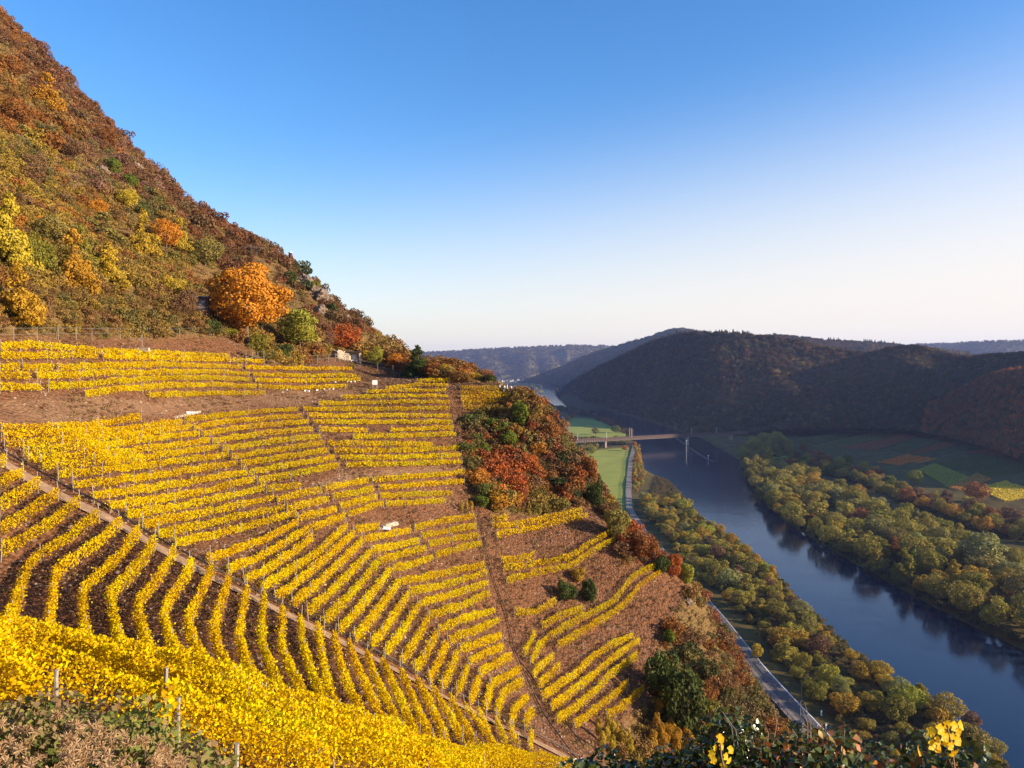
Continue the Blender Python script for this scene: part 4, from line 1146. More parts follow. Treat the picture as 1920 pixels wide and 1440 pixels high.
# -- woods on the opposite hills
def wood(name, hname, cnt, size, cols, wts, label, con=.0, tmax=1.12, meshes=None, jitter=0):
    P = HILLS[hname]; nt_, ns_ = P.shape[:2]
    t1 = int(nt_ * 0.75) ; tm = min(nt_ - 2, int((nt_ * 3 / 4 - 1) * tmax))
    A = P[:tm + 1]
    a = np.linalg.norm(np.cross(A[1:, :-1] - A[:-1, :-1], A[:-1, 1:] - A[:-1, :-1]), axis=-1)
    zc = A[:-1, :-1]; ppx, ppy = project(zc); a = a * ((ppx > 600) & (ppx < 2100))
    p = (a / a.sum()).ravel(); k = rng.choice(len(p), cnt, p=p); i, j = np.unravel_index(k, a.shape)
    u, v = rng.random(cnt)[:, None], rng.random(cnt)[:, None]
    Q = (A[i, j] * (1 - u) + A[i + 1, j] * u) * (1 - v) + (A[i, j + 1] * (1 - u) + A[i + 1, j + 1] * u) * v
    Q = Q[Q[:, 2] > LAND + 1]; m_ = len(Q)
    c = palette(m_, cols, wts) * rng.uniform(.7, 1.3, (m_, 1))
    g = fbm(Q[:, 0] / 120, Q[:, 1] / 120, 3); c = c * (1 + .5 * g[:, None])
    sc = rng.uniform(.7, 1.3, m_) * size / 8
    scatter(name, Q - np.array([0, 0, 1.0]), sc, rng.uniform(0, 6.28, m_), c, meshes or CL_TREE, label)
    if con:
        q = (fbm(Q[:, 0] / 90 + 50, Q[:, 1] / 90, 2) > .22) & (rng.random(m_) < con)
        if q.any(): scatter('conifer_' + name, Q[q], rng.uniform(.7, 1.3, q.sum()) * size / 9, rng.uniform(0, 6, q.sum()), palette(q.sum(), [(.045, .075, .03), (.06, .085, .03)], [1, 1]), CL_CON, 'dark conifers standing among the ' + label.split(' cover')[0])
RB, OV, OC, GB = (.14, .065, .028), (.085, .068, .026), (.18, .115, .038), (.11, .078, .04)
wood('hill_forest', 'wooded_hill', 15000, 8.5, [RB, OV, OC, GB], [3, 3, 1, 3], 'brown autumn forest covering the big hill across the river', .5)
wood('spur_forest', 'wooded_spur', 10000, 8.0, [RB, OV, OC, GB], [3, 3, 1.5, 2], 'brown and green autumn forest covering the right spur', .5)
wood('red_spur_forest', 'red_topped_spur', 3000, 8.0, [(.40, .12, .04), (.30, .12, .05), OC, OV], [3, 3, 1, 1], 'red tinted woods on the low spur at the right')
wood('plateau_forest', 'brown_plateau', 5000, 9.5, [RB, OC, GB, OV], [3, 2, 2, 1], 'sunlit brown woods on the plateau behind the big hill', .6)
wood('ridge_forest', 'blue_ridge', 8000, 13, [GB, OV], [1, 1], 'hazy forest covering the blue ridge', .4)
wood('left_hill_forest', 'small_left_hill', 1500, 12, [GB, OV], [1, 1], 'dark forest on the small hill seen behind the crest trees')
wood('distant_forest', 'distant_plateau', 7000, 17, [OV, OC, GB], [2, 1, 1], 'scattered distant woods on the far plateau')
wood('horizon_forest', 'right_horizon_plateau', 3000, 16, [OV, GB], [2, 1], 'distant woods on the plateau at the right horizon')
# ------------------------------------------------------------------ trees of the valley floor
RDP = [(1640,1500),(1590,1448),(1545,1400),(1500,1350),(1450,1296),(1410,1250),(1375,1205),(1345,1165),(1230,1030),(1183,955)]
def poisson(poly, rad, zf=None, n=4000, seed=3, rvar=None):
    r = np.random.default_rng(seed)
    pts = np.array([vhit(x, y)[:2] for x, y in poly])
    lo, hi = pts.min(0), pts.max(0); out = []
    poly2 = [tuple(p) for p in pts]
    c = r.uniform(lo, hi, (n, 2)); c = c[inpoly(c[:, 0], c[:, 1], poly2)]
    for q in c:
        R = rad(q) if callable(rad) else rad
        if all((q[0] - o[0]) ** 2 + (q[1] - o[1]) ** 2 > R * R for o in out): out.append(q)
    return np.array(out)
LB = [(1196,905),(1212,890),(1248,903),(1287,952),(1330,994),(1384,1024),(1438,1073),(1502,1143),(1592,1224),(1690,1296),(1773,1345),(1841,1396),(1895,1450),(1990,1540),(1900,1540),(1700,1450),(1560,1370),(1500,1285),(1440,1215),(1395,1160),(1330,1110),(1270,1040),(1210,965)]
q = poisson(LB, lambda p: 6.8 + (p[1] < 430) * 1.5 + max(0, p[1] - 600) * .012, n=9000, seed=4)
rdp = [tuple(flat(x, y)[:2]) for x, y in RDP]; q = q[segdist(q[:, 0], q[:, 1], rdp, False) > 10.5]
q = q[np.argsort(-q[:, 1])][-230:]; print('left', len(q))
kc = ['willow', 'olive', 'ochre', 'greyolive', 'yellowgreen', 'brown', 'palegreen']; kw = [6, 3, 5, 2.5, 1.2, 1.5, 1]
ww = []
for i, (x, y) in enumerate(q):
    r = random.Random(i + 900)
    c = r.choices(kc, kw)[0]; big = r.random()
    h = r.uniform(3.6, 6.5) if big < .62 else r.uniform(7.5, 11.5)
    wd = h * r.uniform(1.1, 1.5)
    s_ = 'low' if h < 5 else 'tall' if h > 8 else 'round'
    plant((x, y, LAND), h, wd, r.choice(['round', 'round', 'round', 'tall', 'bush', 'cone', 'cone', 'round', 'tall', 'bare']), c, f'{s_} {WORD[c]} riverside tree beyond the road, {ordn(i+1)} from the bridge', 'riverside tree', 'trees on the near riverbank', 'riverside_tree')
RBP = [(1392,862),(1412,828),(1450,822),(1478,840),(1490,872),(1530,905),(1600,930),(1660,958),(1720,985),(1790,1015),(1870,1050),(1950,1080),(1990,1240),(1900,1198),(1820,1160),(1705,1103),(1620,1058),(1540,1014),(1470,975),(1425,932),(1405,900)]
q = poisson(RBP, lambda p: 12.5, n=9000, seed=6); q = q[np.argsort(-q[:, 1])]; print('right', len(q))
for i, (x, y) in enumerate(q):
    r = random.Random(i + 1900); c = r.choices(['willow', 'olive', 'greyolive', 'ochre', 'palegreen', 'rust'], [7, 4, 4, 1.6, 1, .6])[0]
    h = r.uniform(9, 21); wd = h * r.uniform(.8, 1.4)
    plant((x, y, float(vground(x, y))), h, wd, r.choice(['round', 'round', 'round', 'tall', 'cone', 'big']), c, f'{"tall" if h > 17 else "low broad"} {WORD[c]} willow across the river, {ordn(i+1)} from the bridge', 'willow', 'willows on the far riverbank', 'willow')
B2 = [(1495,868),(1540,872),(1580,880),(1640,900),(1700,930),(1750,942),(1800,955),(1870,975),(1950,990),(1950,1025),(1870,1010),(1790,985),(1720,955),(1660,930),(1600,905),(1540,890)]
q = poisson(B2, 12.5, n=5000, seed=8); q = q[np.argsort(-q[:, 1])][:70]; print('belt', len(q))
for i, (x, y) in enumerate(q):
    r = random.Random(i + 2900); c = r.choices(['willow', 'olive', 'rust', 'yelloworange', 'green', 'brown'], [4, 4, 1.5, .8, 1, 2])[0]
    h = r.uniform(11, 16)
    plant((x, y, float(vground(x, y))), h, h * r.uniform(.8, 1.1), r.choice(['round', 'tall']), c, f'{WORD[c]} tree in the belt below far vineyards, {ordn(i+1)} from bridge side', 'tree', 'tree belt below the far vineyards')
VT = [  # single trees one can point at
 (1349,1003,24,26,'round','ochre','first of the round trees on the near waterline'),(1372,1022,28,26,'round','ochre','second of the round trees on the near waterline'),
 (1398,1043,26,24,'round','ochre','third of the round trees on the near waterline'),(1417,1062,26,22,'tall','yelloworange','golden slim tree on the near waterline'),(1448,1085,28,18,'tall','yelloworange','slim golden tree leaning by the near waterline'),
 (1419,1238,38,24,'tall','yellow','bright yellow sapling beside the road'),(1700,1335,56,70,'round','yellowgreen','big yellow tree at the water near the bottom right'),(1625,1325,34,36,'round','yellow','small round yellow tree in the clearing by the river'),
 (1550,1290,54,52,'round','yellowgreen','yellow-green tree in the middle of the riverside thicket'),(1575,1305,44,40,'round','palegreen','pale green willow beside the yellow-green tree'),
 (1822,1372,40,40,'tall','brown','brown tree at the water behind the bright leaves'),(1830,1420,70,66,'round','greyolive','wide grey tree at the lower right bank'),
 (1190,838,12,10,'round','orange','small orange tree at the near end of the bridge'),(1171,845,12,14,'round','orange','orange tree under the bridge by the pier'),
 (1100,830,14,16,'round','olive','olive tree under the left part of the bridge'),(1118,832,16,18,'round','green','green tree under the left part of the bridge'),(1090,850,18,22,'round','olive','olive bush cluster left edge of the long meadow'),(1110,851,16,20,'round','yellowgreen','yellow-green bush at the top of the long meadow'),
 (1150,833,12,22,'round','olive','low olive trees right of the bridge pier'),(1165,832,12,20,'round','olive','rightmost olive tree under the bridge'),
 (1117,815,16,17,'round','greyolive','round grey tree on the small meadow'),(1154,812,17,22,'round','green','round green tree at the right tip of the small meadow'),
 (1145,797,14,18,'round','rust','rust tree at the right edge of the small meadow'),(1137,792,12,16,'round','rust','rust tree above the small meadow'),(1066,790,13,12,'round','orange','orange tree at the small meadow road'),(1073,785,12,14,'round','rust','rust tree at the top of the small meadow'),
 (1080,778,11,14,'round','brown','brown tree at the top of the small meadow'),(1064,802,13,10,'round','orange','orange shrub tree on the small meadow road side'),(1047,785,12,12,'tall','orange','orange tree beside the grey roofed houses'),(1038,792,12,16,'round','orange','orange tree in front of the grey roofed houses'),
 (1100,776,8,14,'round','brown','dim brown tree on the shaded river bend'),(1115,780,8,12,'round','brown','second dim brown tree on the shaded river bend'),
 (1641,893,24,22,'round','yelloworange','glowing orange-yellow tree below the far vineyards'),(1620,884,22,20,'round','yellow','yellow tree left of the glowing one'),(1715,908,30,34,'round','yellowgreen','bright yellow-green tree below the far green rows'),
 (1532,868,28,34,'round','rust','round copper tree between the far willows'),(1507,848,20,20,'round','rust','round copper tree at the far bank top'),(1590,878,30,22,'tall','green','dark green tree left of the yellow pair'),
 (1830,940,40,50,'round','rust','big copper tree right of the yellow-green one'),(1640,955,24,24,'round','yellow','small lemon yellow tree between the far willows'),(1480,880,16,16,'round','red','small red tree between the far willows'),
 (1845,1080,90,90,'tall','palegreen','large silvery poplar on the far riverbank'),
]
for x, y, h, wd, k, c, lb in VT: tree_px(x, y, h, wd, k, c, lb, valley=True)
# bushes between meadow lane and river
MS = [(1189,842),(1197,838),(1203,850),(1204,878),(1212,896),(1190,930),(1187,900)]
q = poisson(MS, 6, n=3000, seed=9)[:60]; q = q[np.argsort(-q[:, 1])]
for i, (x, y) in enumerate(q):
    c = random.Random(i).choice(['ochre', 'yelloworange', 'rust', 'ochre', 'willow']); h = random.Random(i).uniform(3, 6.5)
    plant((x, y, LAND), h, h * 1.2, 'bush', c, f'{WORD[c]} bush between lane and river, {ordn(i+1)} from the bridge', 'shrub', 'bushes beside the meadow lane')
# undergrowth below all of them
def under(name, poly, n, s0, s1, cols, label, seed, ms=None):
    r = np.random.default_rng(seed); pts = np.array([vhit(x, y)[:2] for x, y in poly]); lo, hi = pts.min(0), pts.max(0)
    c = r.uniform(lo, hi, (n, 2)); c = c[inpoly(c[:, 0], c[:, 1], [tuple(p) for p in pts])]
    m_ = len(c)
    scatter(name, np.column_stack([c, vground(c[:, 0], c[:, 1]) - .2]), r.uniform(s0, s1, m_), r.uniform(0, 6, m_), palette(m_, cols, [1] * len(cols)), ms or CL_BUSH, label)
LBU = [(x - 3, y) for x, y in RIV_L[2:14]][::-1] + [(1990,1540),(1800,1540),(1680,1450),(1610,1385),(1560,1345),(1485,1262),(1445,1212),(1405,1165),(1320,1080),(1210,965)]
under('riverside_undergrowth', LBU, 9000, .7, 1.7, [(.13, .12, .04), (.20, .15, .05), (.10, .095, .035), (.22, .13, .06)], 'low olive undergrowth between road and river', 1)
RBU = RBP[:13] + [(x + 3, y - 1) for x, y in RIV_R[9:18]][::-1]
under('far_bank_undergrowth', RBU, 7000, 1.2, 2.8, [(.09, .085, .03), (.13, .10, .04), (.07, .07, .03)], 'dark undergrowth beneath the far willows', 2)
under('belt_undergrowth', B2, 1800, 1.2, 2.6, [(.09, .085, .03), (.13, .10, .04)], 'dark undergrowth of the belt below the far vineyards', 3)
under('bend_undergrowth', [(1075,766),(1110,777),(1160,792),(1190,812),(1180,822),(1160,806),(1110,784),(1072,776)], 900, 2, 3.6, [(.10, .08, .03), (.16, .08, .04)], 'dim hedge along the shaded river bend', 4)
under('bridge_undergrowth', [(1075,826),(1180,824),(1178,833),(1130,835),(1112,852),(1085,856)], 260, .7, 1.25, [(.20, .17, .035), (.28, .20, .04), (.16, .15, .03)], 'olive bushes under the railway bridge', 5, CL_TREE)

# ------------------------------------------------------------------ far vineyard plots
M['plot'] = leafmat('plot_leaf', [(.7, .7, .7), (1, 1, 1), (1.2, 1.1, 1)], 'object', .2)
PLOTS = [([(1480,828),(1520,833),(1640,808),(1600,806)], (.13, .12, .04), 'dim olive vineyard plot farthest left across the river'),
 ([(1520,838),(1560,842),(1680,816),(1640,810)], (.17, .14, .04), 'second dim olive vineyard plot across the river'),
 ([(1570,842),(1640,845),(1720,820),(1690,815)], (.30, .10, .04), 'dim rust red vineyard plot across the river'),
 ([(1650,846),(1700,850),(1765,828),(1722,822)], (.12, .12, .04), 'dim green vineyard plot right of the rust one'),
 ([(1700,850),(1730,852),(1795,834),(1768,829)], (.28, .10, .04), 'narrow rust vineyard strip across the river'),
 ([(1645,868),(1685,874),(1738,860),(1700,853)], (.75, .19, .03), 'sunlit-coloured red vineyard plot above the yellow trees'),  # raised red stands in for sunlight falling on this plot
 ([(1700,868),(1725,870),(1757,862),(1737,858)], (.70, .22, .04), 'small sunlit-coloured red vineyard patch beside the hut'),  # sunlight put into the leaf colour here too
 ([(1722,882),(1778,915),(1818,896),(1752,870)], (.30, .29, .05), 'green vineyard plot with clear rows above the yellow-green tree'),
 ([(1780,915),(1806,922),(1860,900),(1832,888)], (.50, .24, .05), 'rust vineyard plot with clear rows at the far right'),
 ([(1832,917),(1885,942),(1960,930),(1885,903)], (.80, .50, .04), 'bright yellow vineyard plot at the right edge'),
 ([(1760,870),(1850,895),(1960,885),(1850,848)], (.09, .10, .03), 'large dark green field at the right edge'),
 ([(1805,850),(1860,858),(1905,850),(1855,842)], (.22, .08, .04), 'thin dark rust strip under the woods at right')]
for i, (poly, c, lb) in enumerate(PLOTS):
    a, b_, c_, d_ = [vhit(x, y)[:2] for x, y in poly]
    W_ = np.linalg.norm(b_ - a); Lr = np.linalg.norm(d_ - a); nr = int(max(4, W_ / 3.2)); pl = max(12, int(Lr / .9)); P = []
    for j in range(nr):
        s0 = (j + .5) / nr; A_ = a + (b_ - a) * s0; B_2 = d_ + (c_ - d_) * s0
        for k in range(pl):
            t = (k + rng.random()) / pl; p = A_ + (B_2 - A_) * t
            for e in range(2): P.append((p[0] + rng.normal() * .25, p[1] + rng.normal() * .25, float(vground(p[0], p[1])) + .5 + rng.random() * 1.2))
    P = np.array(P); c0 = P.mean(0)
    o = link('vineyard_plot', leafmesh('vineyard_plot', P - c0, .95, M['plot'], seed=i), None, tuple(c0)); o.color = (*[min(.9, q_ * 1.35) for q_ in c], 1)
    tag(o, lb, 'vineyard', 'vineyard plots across the river')

# ------------------------------------------------------------------ roads
M['asphalt'] = simple('asphalt', (.12, .105, .10), .85, 0, .15, 2)
M['gravel'] = simple('gravel_lane', (.24, .19, .16), .9, 0, .2, 1.5)
def vstrip(name, pxs, wl, wr, lift, mt, thing=None):
    P = np.array([flat(x, y) for x, y in pxs]); P, L = resample(P, 4.0)
    if len(P) > 9:
        k = np.ones(5) / 5
        for i in (0, 1): P[2:-2, i] = np.convolve(P[:, i], k, 'valid')
    V = strip(P, wl, wr, lift, z=lambda x, y: x * 0 + LAND + 1.0)
    return P, link(name, newmesh(name, V.reshape(-1, 3), gridfaces(*V.shape[:2]), mt, True))
RD = [(1640,1500),(1590,1448),(1545,1400),(1500,1350),(1450,1296),(1410,1250),(1375,1205),(1345,1165),(1230,1030),(1183,955),(1181,925),(1182,895),(1185,862),(1191,836)]
P, o = vstrip('riverside_road', RD[:9][::-1], 4.8, 1.2, 0, M['asphalt']); tag(o, kind='structure')
P2, o = vstrip('cycle_lane', RD[:9][::-1], -1.2, 4.2, .004, M['gravel']); tag(o, kind='structure')
PM, o = vstrip('meadow_lane', RD[8:][::-1], 1.2, 4.2, .004, M['gravel']); tag(o, kind='structure')
V = strip(PM, 3.0, 6.0, 0, z=lambda x, y: x * 0 + LAND); E = V.copy(); E[:, 0, 2] -= 2; E[:, -1, 2] -= 3; E[:, 1:-1, 2] += .98
tag(link('lane_embankment', newmesh('lane_embankment', E.reshape(-1, 3), gridfaces(*E.shape[:2]), simple('verge2', (.13, .11, .045), .95, 0, .3, .3), True)), kind='structure')
# embankment under the road
V = strip(P, 7.0, 6.5, 0, z=lambda x, y: x * 0 + LAND); E = V.copy(); E[:, 0, 2] -= 2; E[:, -1, 2] -= 3; E[:, 1:-1, 2] += .98
tag(link('road_embankment', newmesh('road_embankment', E.reshape(-1, 3), gridfaces(*E.shape[:2]), simple('verge', (.13, .11, .045), .95, 0, .3, .3), True)), kind='structure')
V = strip(P, 4.5, -4.3, 1.006, z=lambda x, y: x * 0 + LAND + .004)
tag(link('road_marking', newmesh('road_marking', V.reshape(-1, 3), gridfaces(*V.shape[:2]), M['white'])), kind='structure')
def railing(name, P, off, label, rng_=(0, None), h=.9, every=2, mt='steel', cat='guard rail', panel=False):
    T_ = np.gradient(P[:, :2], axis=0); T_ /= np.linalg.norm(T_, axis=1, keepdims=True)
    Q = P[:, :2] + np.stack([-T_[:, 1], T_[:, 0]], -1) * off; Q = Q[rng_[0]:rng_[1]]
    mid = np.array([*Q[len(Q) // 2], LAND + 1])
    root = empty(name, tuple(mid), label, cat)
    rr_ = MB().tube([(q[0] - mid[0], q[1] - mid[1], h) for q in Q], .09 if not panel else .16, 5)
    rr_.build('rail', M[mt], root)
    if not panel: MB().tube([(q[0] - mid[0], q[1] - mid[1], h * .55) for q in Q], .05, 4).build('lower_rail', M[mt], root)
    pm = MB().box((0, 0, h / 2), (.14, .14, h)).mesh('post', M[mt])
    for q in Q[::every]: link('post', pm, root, (q[0] - mid[0], q[1] - mid[1], 0))
kk = 0
railing('guard_rail', P, 3.4, 'bright white guard rail along the left side of the riverside road', (int(np.argmin(np.abs(P[:, 1] - 330))), None), .8, 2, 'white', panel=True)
railing('railing', P, -4.0, 'dark railing on the river side of the road', (kk, None), 1.2, 1, 'rail', 'railing')
railing('railing', P, -1.0, 'dark middle railing between road and lane', (kk, None), 1.1, 1, 'rail', 'railing')
railing('railing', PM, -3.6, 'post fence along the lane beside the long meadow', (0, None), 1.2, 2, 'rail', 'railing')
P3, o = vstrip('village_road', [(1066,822),(1062,812),(1060,800),(1057,790),(1055,782)], 4, 4, .006, M['asphalt']); tag(o, kind='structure')
V = strip(P3, .4, .4, 1.02, z=lambda x, y: x * 0 + LAND); tag(link('road_marking', newmesh('road_marking', V.reshape(-1, 3), gridfaces(*V.shape[:2]), M['white'])), kind='structure')
V = strip(P3, 8, 8, .6, z=lambda x, y: x * 0 + LAND); E = V.copy(); E[:, 0, 2] -= 2; E[:, -1, 2] -= 2; E[:, 1:-1, 2] += .39
tag(link('road_embankment', newmesh('road_embankment', E.reshape(-1, 3), gridfaces(*E.shape[:2]), bpy.data.materials['verge'], True)), kind='structure')
# distance marker on the bank
for x, y, lb in ((1540,1342,'small white marker post on the verge of the riverside road'), (1549,1366,'white marker stone at the lower end of the road verge')):
    p = flat(x, y); r_ = empty('marker_post', tuple(p), lb, 'marker')
    MB().box((0, 0, .9), (.5, .3, 1.8)).build('post', M['white'], r_); MB().box((0, 0, 1.9), (.6, .4, .2)).build('cap', M['steel'], r_)
# lamp masts beside the road
for x, y, hh_, lb in ((1501,1348,6.5,'thin lamp mast between road and lane, nearer one'),(1503,1310,5.5,'thin lamp mast on the verge of the lane, farther one')):
    p = flat(x, y); r_ = empty('mast', tuple(p), lb, 'mast'); MB().tube([(0, 0, 0), (0, 0, hh_)], [.11, .07], 6).build('pole', M['steel'], r_); MB().tube([(0, 0, hh_), (.8, 0, hh_ + .15)], .05, 5).build('arm', M['steel'], r_)

# car on the road
def car(p, yaw, label):
    root = empty('car', tuple(p), label, 'car', None, yaw)
    paint = simple('dark_car_paint', (.025, .03, .04), .3, .2, .1, 1); gl = simple('car_glass', (.02, .025, .03), .08, 0, .1, 1)
    prof = [(-2.15, .35), (-2.2, .75), (-2.05, .95), (-1.2, 1.0), (-.7, 1.42), (.9, 1.47), (1.7, 1.02), (2.1, .95), (2.2, .5), (2.1, .3)]
    Vv = [(x, s, z) for s in (-.87, .87) for x, z in prof]; n = len(prof)
    Ff = [tuple(range(n))[::-1], tuple(range(n, 2 * n))] + [(i, (i + 1) % n, (i + 1) % n + n, i + n) for i in range(n)]
    MB().add(Vv, Ff).build('body', paint, root)
    MB().add([(-1.1, .88, 1.02), (-.68, .88, 1.36), (.85, .88, 1.4), (1.5, .88, 1.04), (-1.1, -.88, 1.02), (-.68, -.88, 1.36), (.85, -.88, 1.4), (1.5, -.88, 1.04)], [(0, 1, 2, 3), (7, 6, 5, 4)]).build('side_window', gl, root)
    MB().add([(-1.17, -.7, 1.04), (-1.17, .7, 1.04), (-.73, .7, 1.42), (-.73, -.7, 1.42)], [(0, 1, 2, 3)]).build('windscreen', gl, root)
    wm = MB().tube([(0, -.1, 0), (0, .1, 0)], .33, 12).mesh('wheel', simple('tyre', (.02, .02, .02), .9))
    for x in (-1.35, 1.35):
        for y in (-.82, .82): link('wheel', wm, root, (x, y, .33))
    hl = MB().box((0, 0, 0), (.06, .35, .14)).mesh('headlight', M['white'])
    for y in (-.6, .6): link('headlight', hl, root, (-2.18, y, .7))
p = flat(1497, 1366) ; p[2] = LAND + 1.01
car(p, math.radians(92), 'dark car driving along the riverside road')
# small pale boats and landing
for i, (x, y) in enumerate([(1068,761),(1075,766),(1083,769),(1087,773)]):
    p = flat(x, y, WATER); r_ = empty('moored_boat', tuple(p), f'{ORD[i+1]} small white boat moored at the shaded river bend', 'boat', 'boats moored at the bend', .6)
    MB().add([(-4, -1.2, .9), (-4, 1.2, .9), (2, 1.3, .9), (4.5, 0, 1.1), (2, -1.3, .9), (-3.6, -.7, -.3), (-3.6, .7, -.3), (2, .7, -.3), (3.6, 0, -.2), (2, -.7, -.3)],
             [(0, 1, 2, 3, 4), (5, 9, 8, 7, 6), (0, 5, 6, 1), (1, 6, 7, 2), (2, 7, 8, 3), (3, 8, 9, 4), (4, 9, 5, 0)]).build('hull', M['white'], r_)
    MB().box((-.6, 0, 1.6), (3, 1.7, 1.3)).build('cabin', M['white'], r_)
# ------------------------------------------------------------------ railway bridge
DZ = -113.2
A = flat(1030, 826.5, DZ); B = flat(1400, 808, DZ)
dv = B - A; Lb = np.linalg.norm(dv[:2]); yaw = math.atan2(dv[1], dv[0])
br = empty('railway_bridge', tuple(A), 'long flat railway bridge crossing the river with ribbed girder sides', 'bridge', None, yaw)
M['girder'] = simple('girder_paint', (.13, .10, .085), .7, .1, .15, .5)
M['deck'] = simple('rusty_ballast', (.12, .05, .035), .9, 0, .25, .4)
M['brick'] = simple('pier_stone', (.27, .21, .16), .9, 0, .2, .6)
MB().box((Lb / 2, 0, -.3), (Lb, 9.5, .7)).build('deck', M['deck'], br)
MB().box((Lb / 2, -3.6, -2.4), (Lb, .5, 3.5)).build('girder', simple('girder_web', (.10, .06, .05), .8, 0, .2, .5), br)
MB().box((Lb / 2, 3.6, -2.4), (Lb, .5, 3.5)).build('girder', bpy.data.materials['girder_web'], br)
MB().box((Lb / 2, -4.3, -4.3), (Lb, .9, .4)).build('flange', M['girder'], br)
rib = MB().box((0, 0, 0), (1.6, .55, 3.1)).mesh('rib', M['girder'])
for k in range(int(Lb / 4.0)): link('rib', rib, br, (2 + k * 4.0, -4.12, -2.45))
for s in (-2.2, -.75, .75, 2.2): MB().box((Lb / 2, s, .16), (Lb, .12, .18)).build('rail', M['rail'], br)
for s in (-4.6, 4.6): MB().box((Lb / 2, s, 1.1), (Lb, .08, .08)).build('handrail', M['rail'], br)
for px_ in (1134, 1288, 1370):
    r_ = ray(px_, 815); 
    # where the sight line crosses the bridge axis
    t = (A[0] * dv[1] - A[1] * dv[0]) / (r_[0] * dv[1] - r_[1] * dv[0]); q = r_[:2] * t
    s = np.linalg.norm(q - A[:2])
    MB().box((s, 0, -11.0), (3.0, 6.5, 13.2)).box((s, 0, -4.75), (3.6, 8.5, .5)).box((s, 0, -18), (4.4, 8, 3)).build('pier', M['brick'], br)
mi = 0
for px_, y0 in ((1080,0),(1134,0),(1181,0),(1184,1),(1293,0),(1340,0)):
    r_ = ray(px_, 815); t = (A[0] * dv[1] - A[1] * dv[0]) / (r_[0] * dv[1] - r_[1] * dv[0]); q = r_[:2] * t
    side = 4.9 if y0 else -4.9
    loc = np.array([q[0] - math.sin(yaw) * side, q[1] + math.cos(yaw) * side, DZ])
    r2 = empty('catenary_mast', tuple(loc), f'{["leftmost","second","tall left","tall right","fifth","rightmost"][mi]} grey catenary mast on the railway bridge', 'mast', 'catenary masts on the bridge', yaw); mi += 1
    hM = 13.5 if px_ in (1181, 1184) else 9.5
    MB().box((0, 0, hM / 2 - .5), (.32, .32, hM + 1)).build('pole', M['steel'], r2)
    MB().box((0, -side * .28, 6.5), (.15, abs(side) * .5, .15)).box((0, -side * .28, 7.6), (.1, abs(side) * .5, .1)).build('bracket', M['steel'], r2)
# guide wall in the river
P = np.array([flat(x, y, WATER) for x, y in [(1266,820),(1285,834),(1308,850),(1330,863),(1341,867)]]); P, _ = resample(P, 5)
V = strip(P, 1.6, 1.6, .9, z=lambda x, y: x * 0 + WATER); E = V.copy(); E[:, 0, 2] -= 2; E[:, -1, 2] -= 2
tag(link('guide_wall', newmesh('guide_wall', E.reshape(-1, 3), gridfaces(*E.shape[:2]), simple('wall_stone_dark', (.11, .085, .06), .9, 0, .2, .5))), 'long low stone guide wall in the river below the bridge', 'river wall')
for x, y, h_, lb in ((1287,846,15,'pale mast standing in the river beside the guide wall'),(1328,862,5,'short beacon on the tip of the guide wall')):
    p = flat(x, y, WATER); r_ = empty('river_beacon', tuple(p), lb, 'beacon'); MB().tube([(0, 0, -1), (0, 0, h_)], .35, 6).build('pole', M['steel'], r_); MB().tube([(0, 0, h_), (0, 0, h_ + 1)], .8, 8).build('top_mark', M['white'], r_)

# ------------------------------------------------------------------ houses
M['roof'] = simple('slate_roof', (.12, .12, .14), .6, 0, .15, .5); M['redroof'] = simple('tile_roof', (.22, .09, .06), .8, 0, .15, .5)
M['plaster'] = simple('pale_plaster', (.46, .41, .35), .85, 0, .06, .3); M['glass'] = simple('dark_glass', (.03, .035, .05), .1, 0, .1, 1)
def house(p, w_, d_, h_, yaw, label, roof='roof', win=True):
    root = empty('house', tuple(p), label, 'house', None, yaw)
    MB().box((0, 0, h_ / 2), (w_, d_, h_)).add([(-w_ / 2, -d_ / 2, h_), (-w_ / 2, d_ / 2, h_), (-w_ / 2, 0, h_ + d_ * .5), (w_ / 2, -d_ / 2, h_), (w_ / 2, d_ / 2, h_), (w_ / 2, 0, h_ + d_ * .5)], [(0, 2, 1), (3, 4, 5)]).build('wall', M['plaster'], root)
    e = .6; t = d_ * .5 / (d_ / 2)
    rf = MB()
    for s in (-1, 1):
        rf.add([(-w_ / 2 - e, s * (d_ / 2 + e), h_ - e * t + .25), (w_ / 2 + e, s * (d_ / 2 + e), h_ - e * t + .25), (w_ / 2 + e, 0, h_ + d_ * .5 + .3), (-w_ / 2 - e, 0, h_ + d_ * .5 + .3),
                (-w_ / 2 - e, s * (d_ / 2 + e), h_ - e * t), (w_ / 2 + e, s * (d_ / 2 + e), h_ - e * t), (w_ / 2 + e, 0, h_ + d_ * .5 + .02), (-w_ / 2 - e, 0, h_ + d_ * .5 + .02)],
               [(0, 1, 2, 3), (7, 6, 5, 4), (0, 4, 5, 1), (1, 5, 6, 2), (3, 7, 4, 0)])
    r_ = rf.build('roof', M[roof], root)
    MB().box((w_ * .25, d_ * .1, h_ + d_ * .5), (.9, .9, 2.4)).build('chimney', M['brick'], r_)
    if win:
        wm = MB().box((0, 0, 0), (1.1, .12, 1.5)).mesh('window', M['glass'])
        for k in range(max(2, int(w_ / 3.2))):
            for z in ([1.6, 4.4] if h_ > 5 else [1.6]): link('window', wm, root, (-w_ / 2 + (k + .5) * w_ / max(2, int(w_ / 3.2)), -d_ / 2 - .05, z))
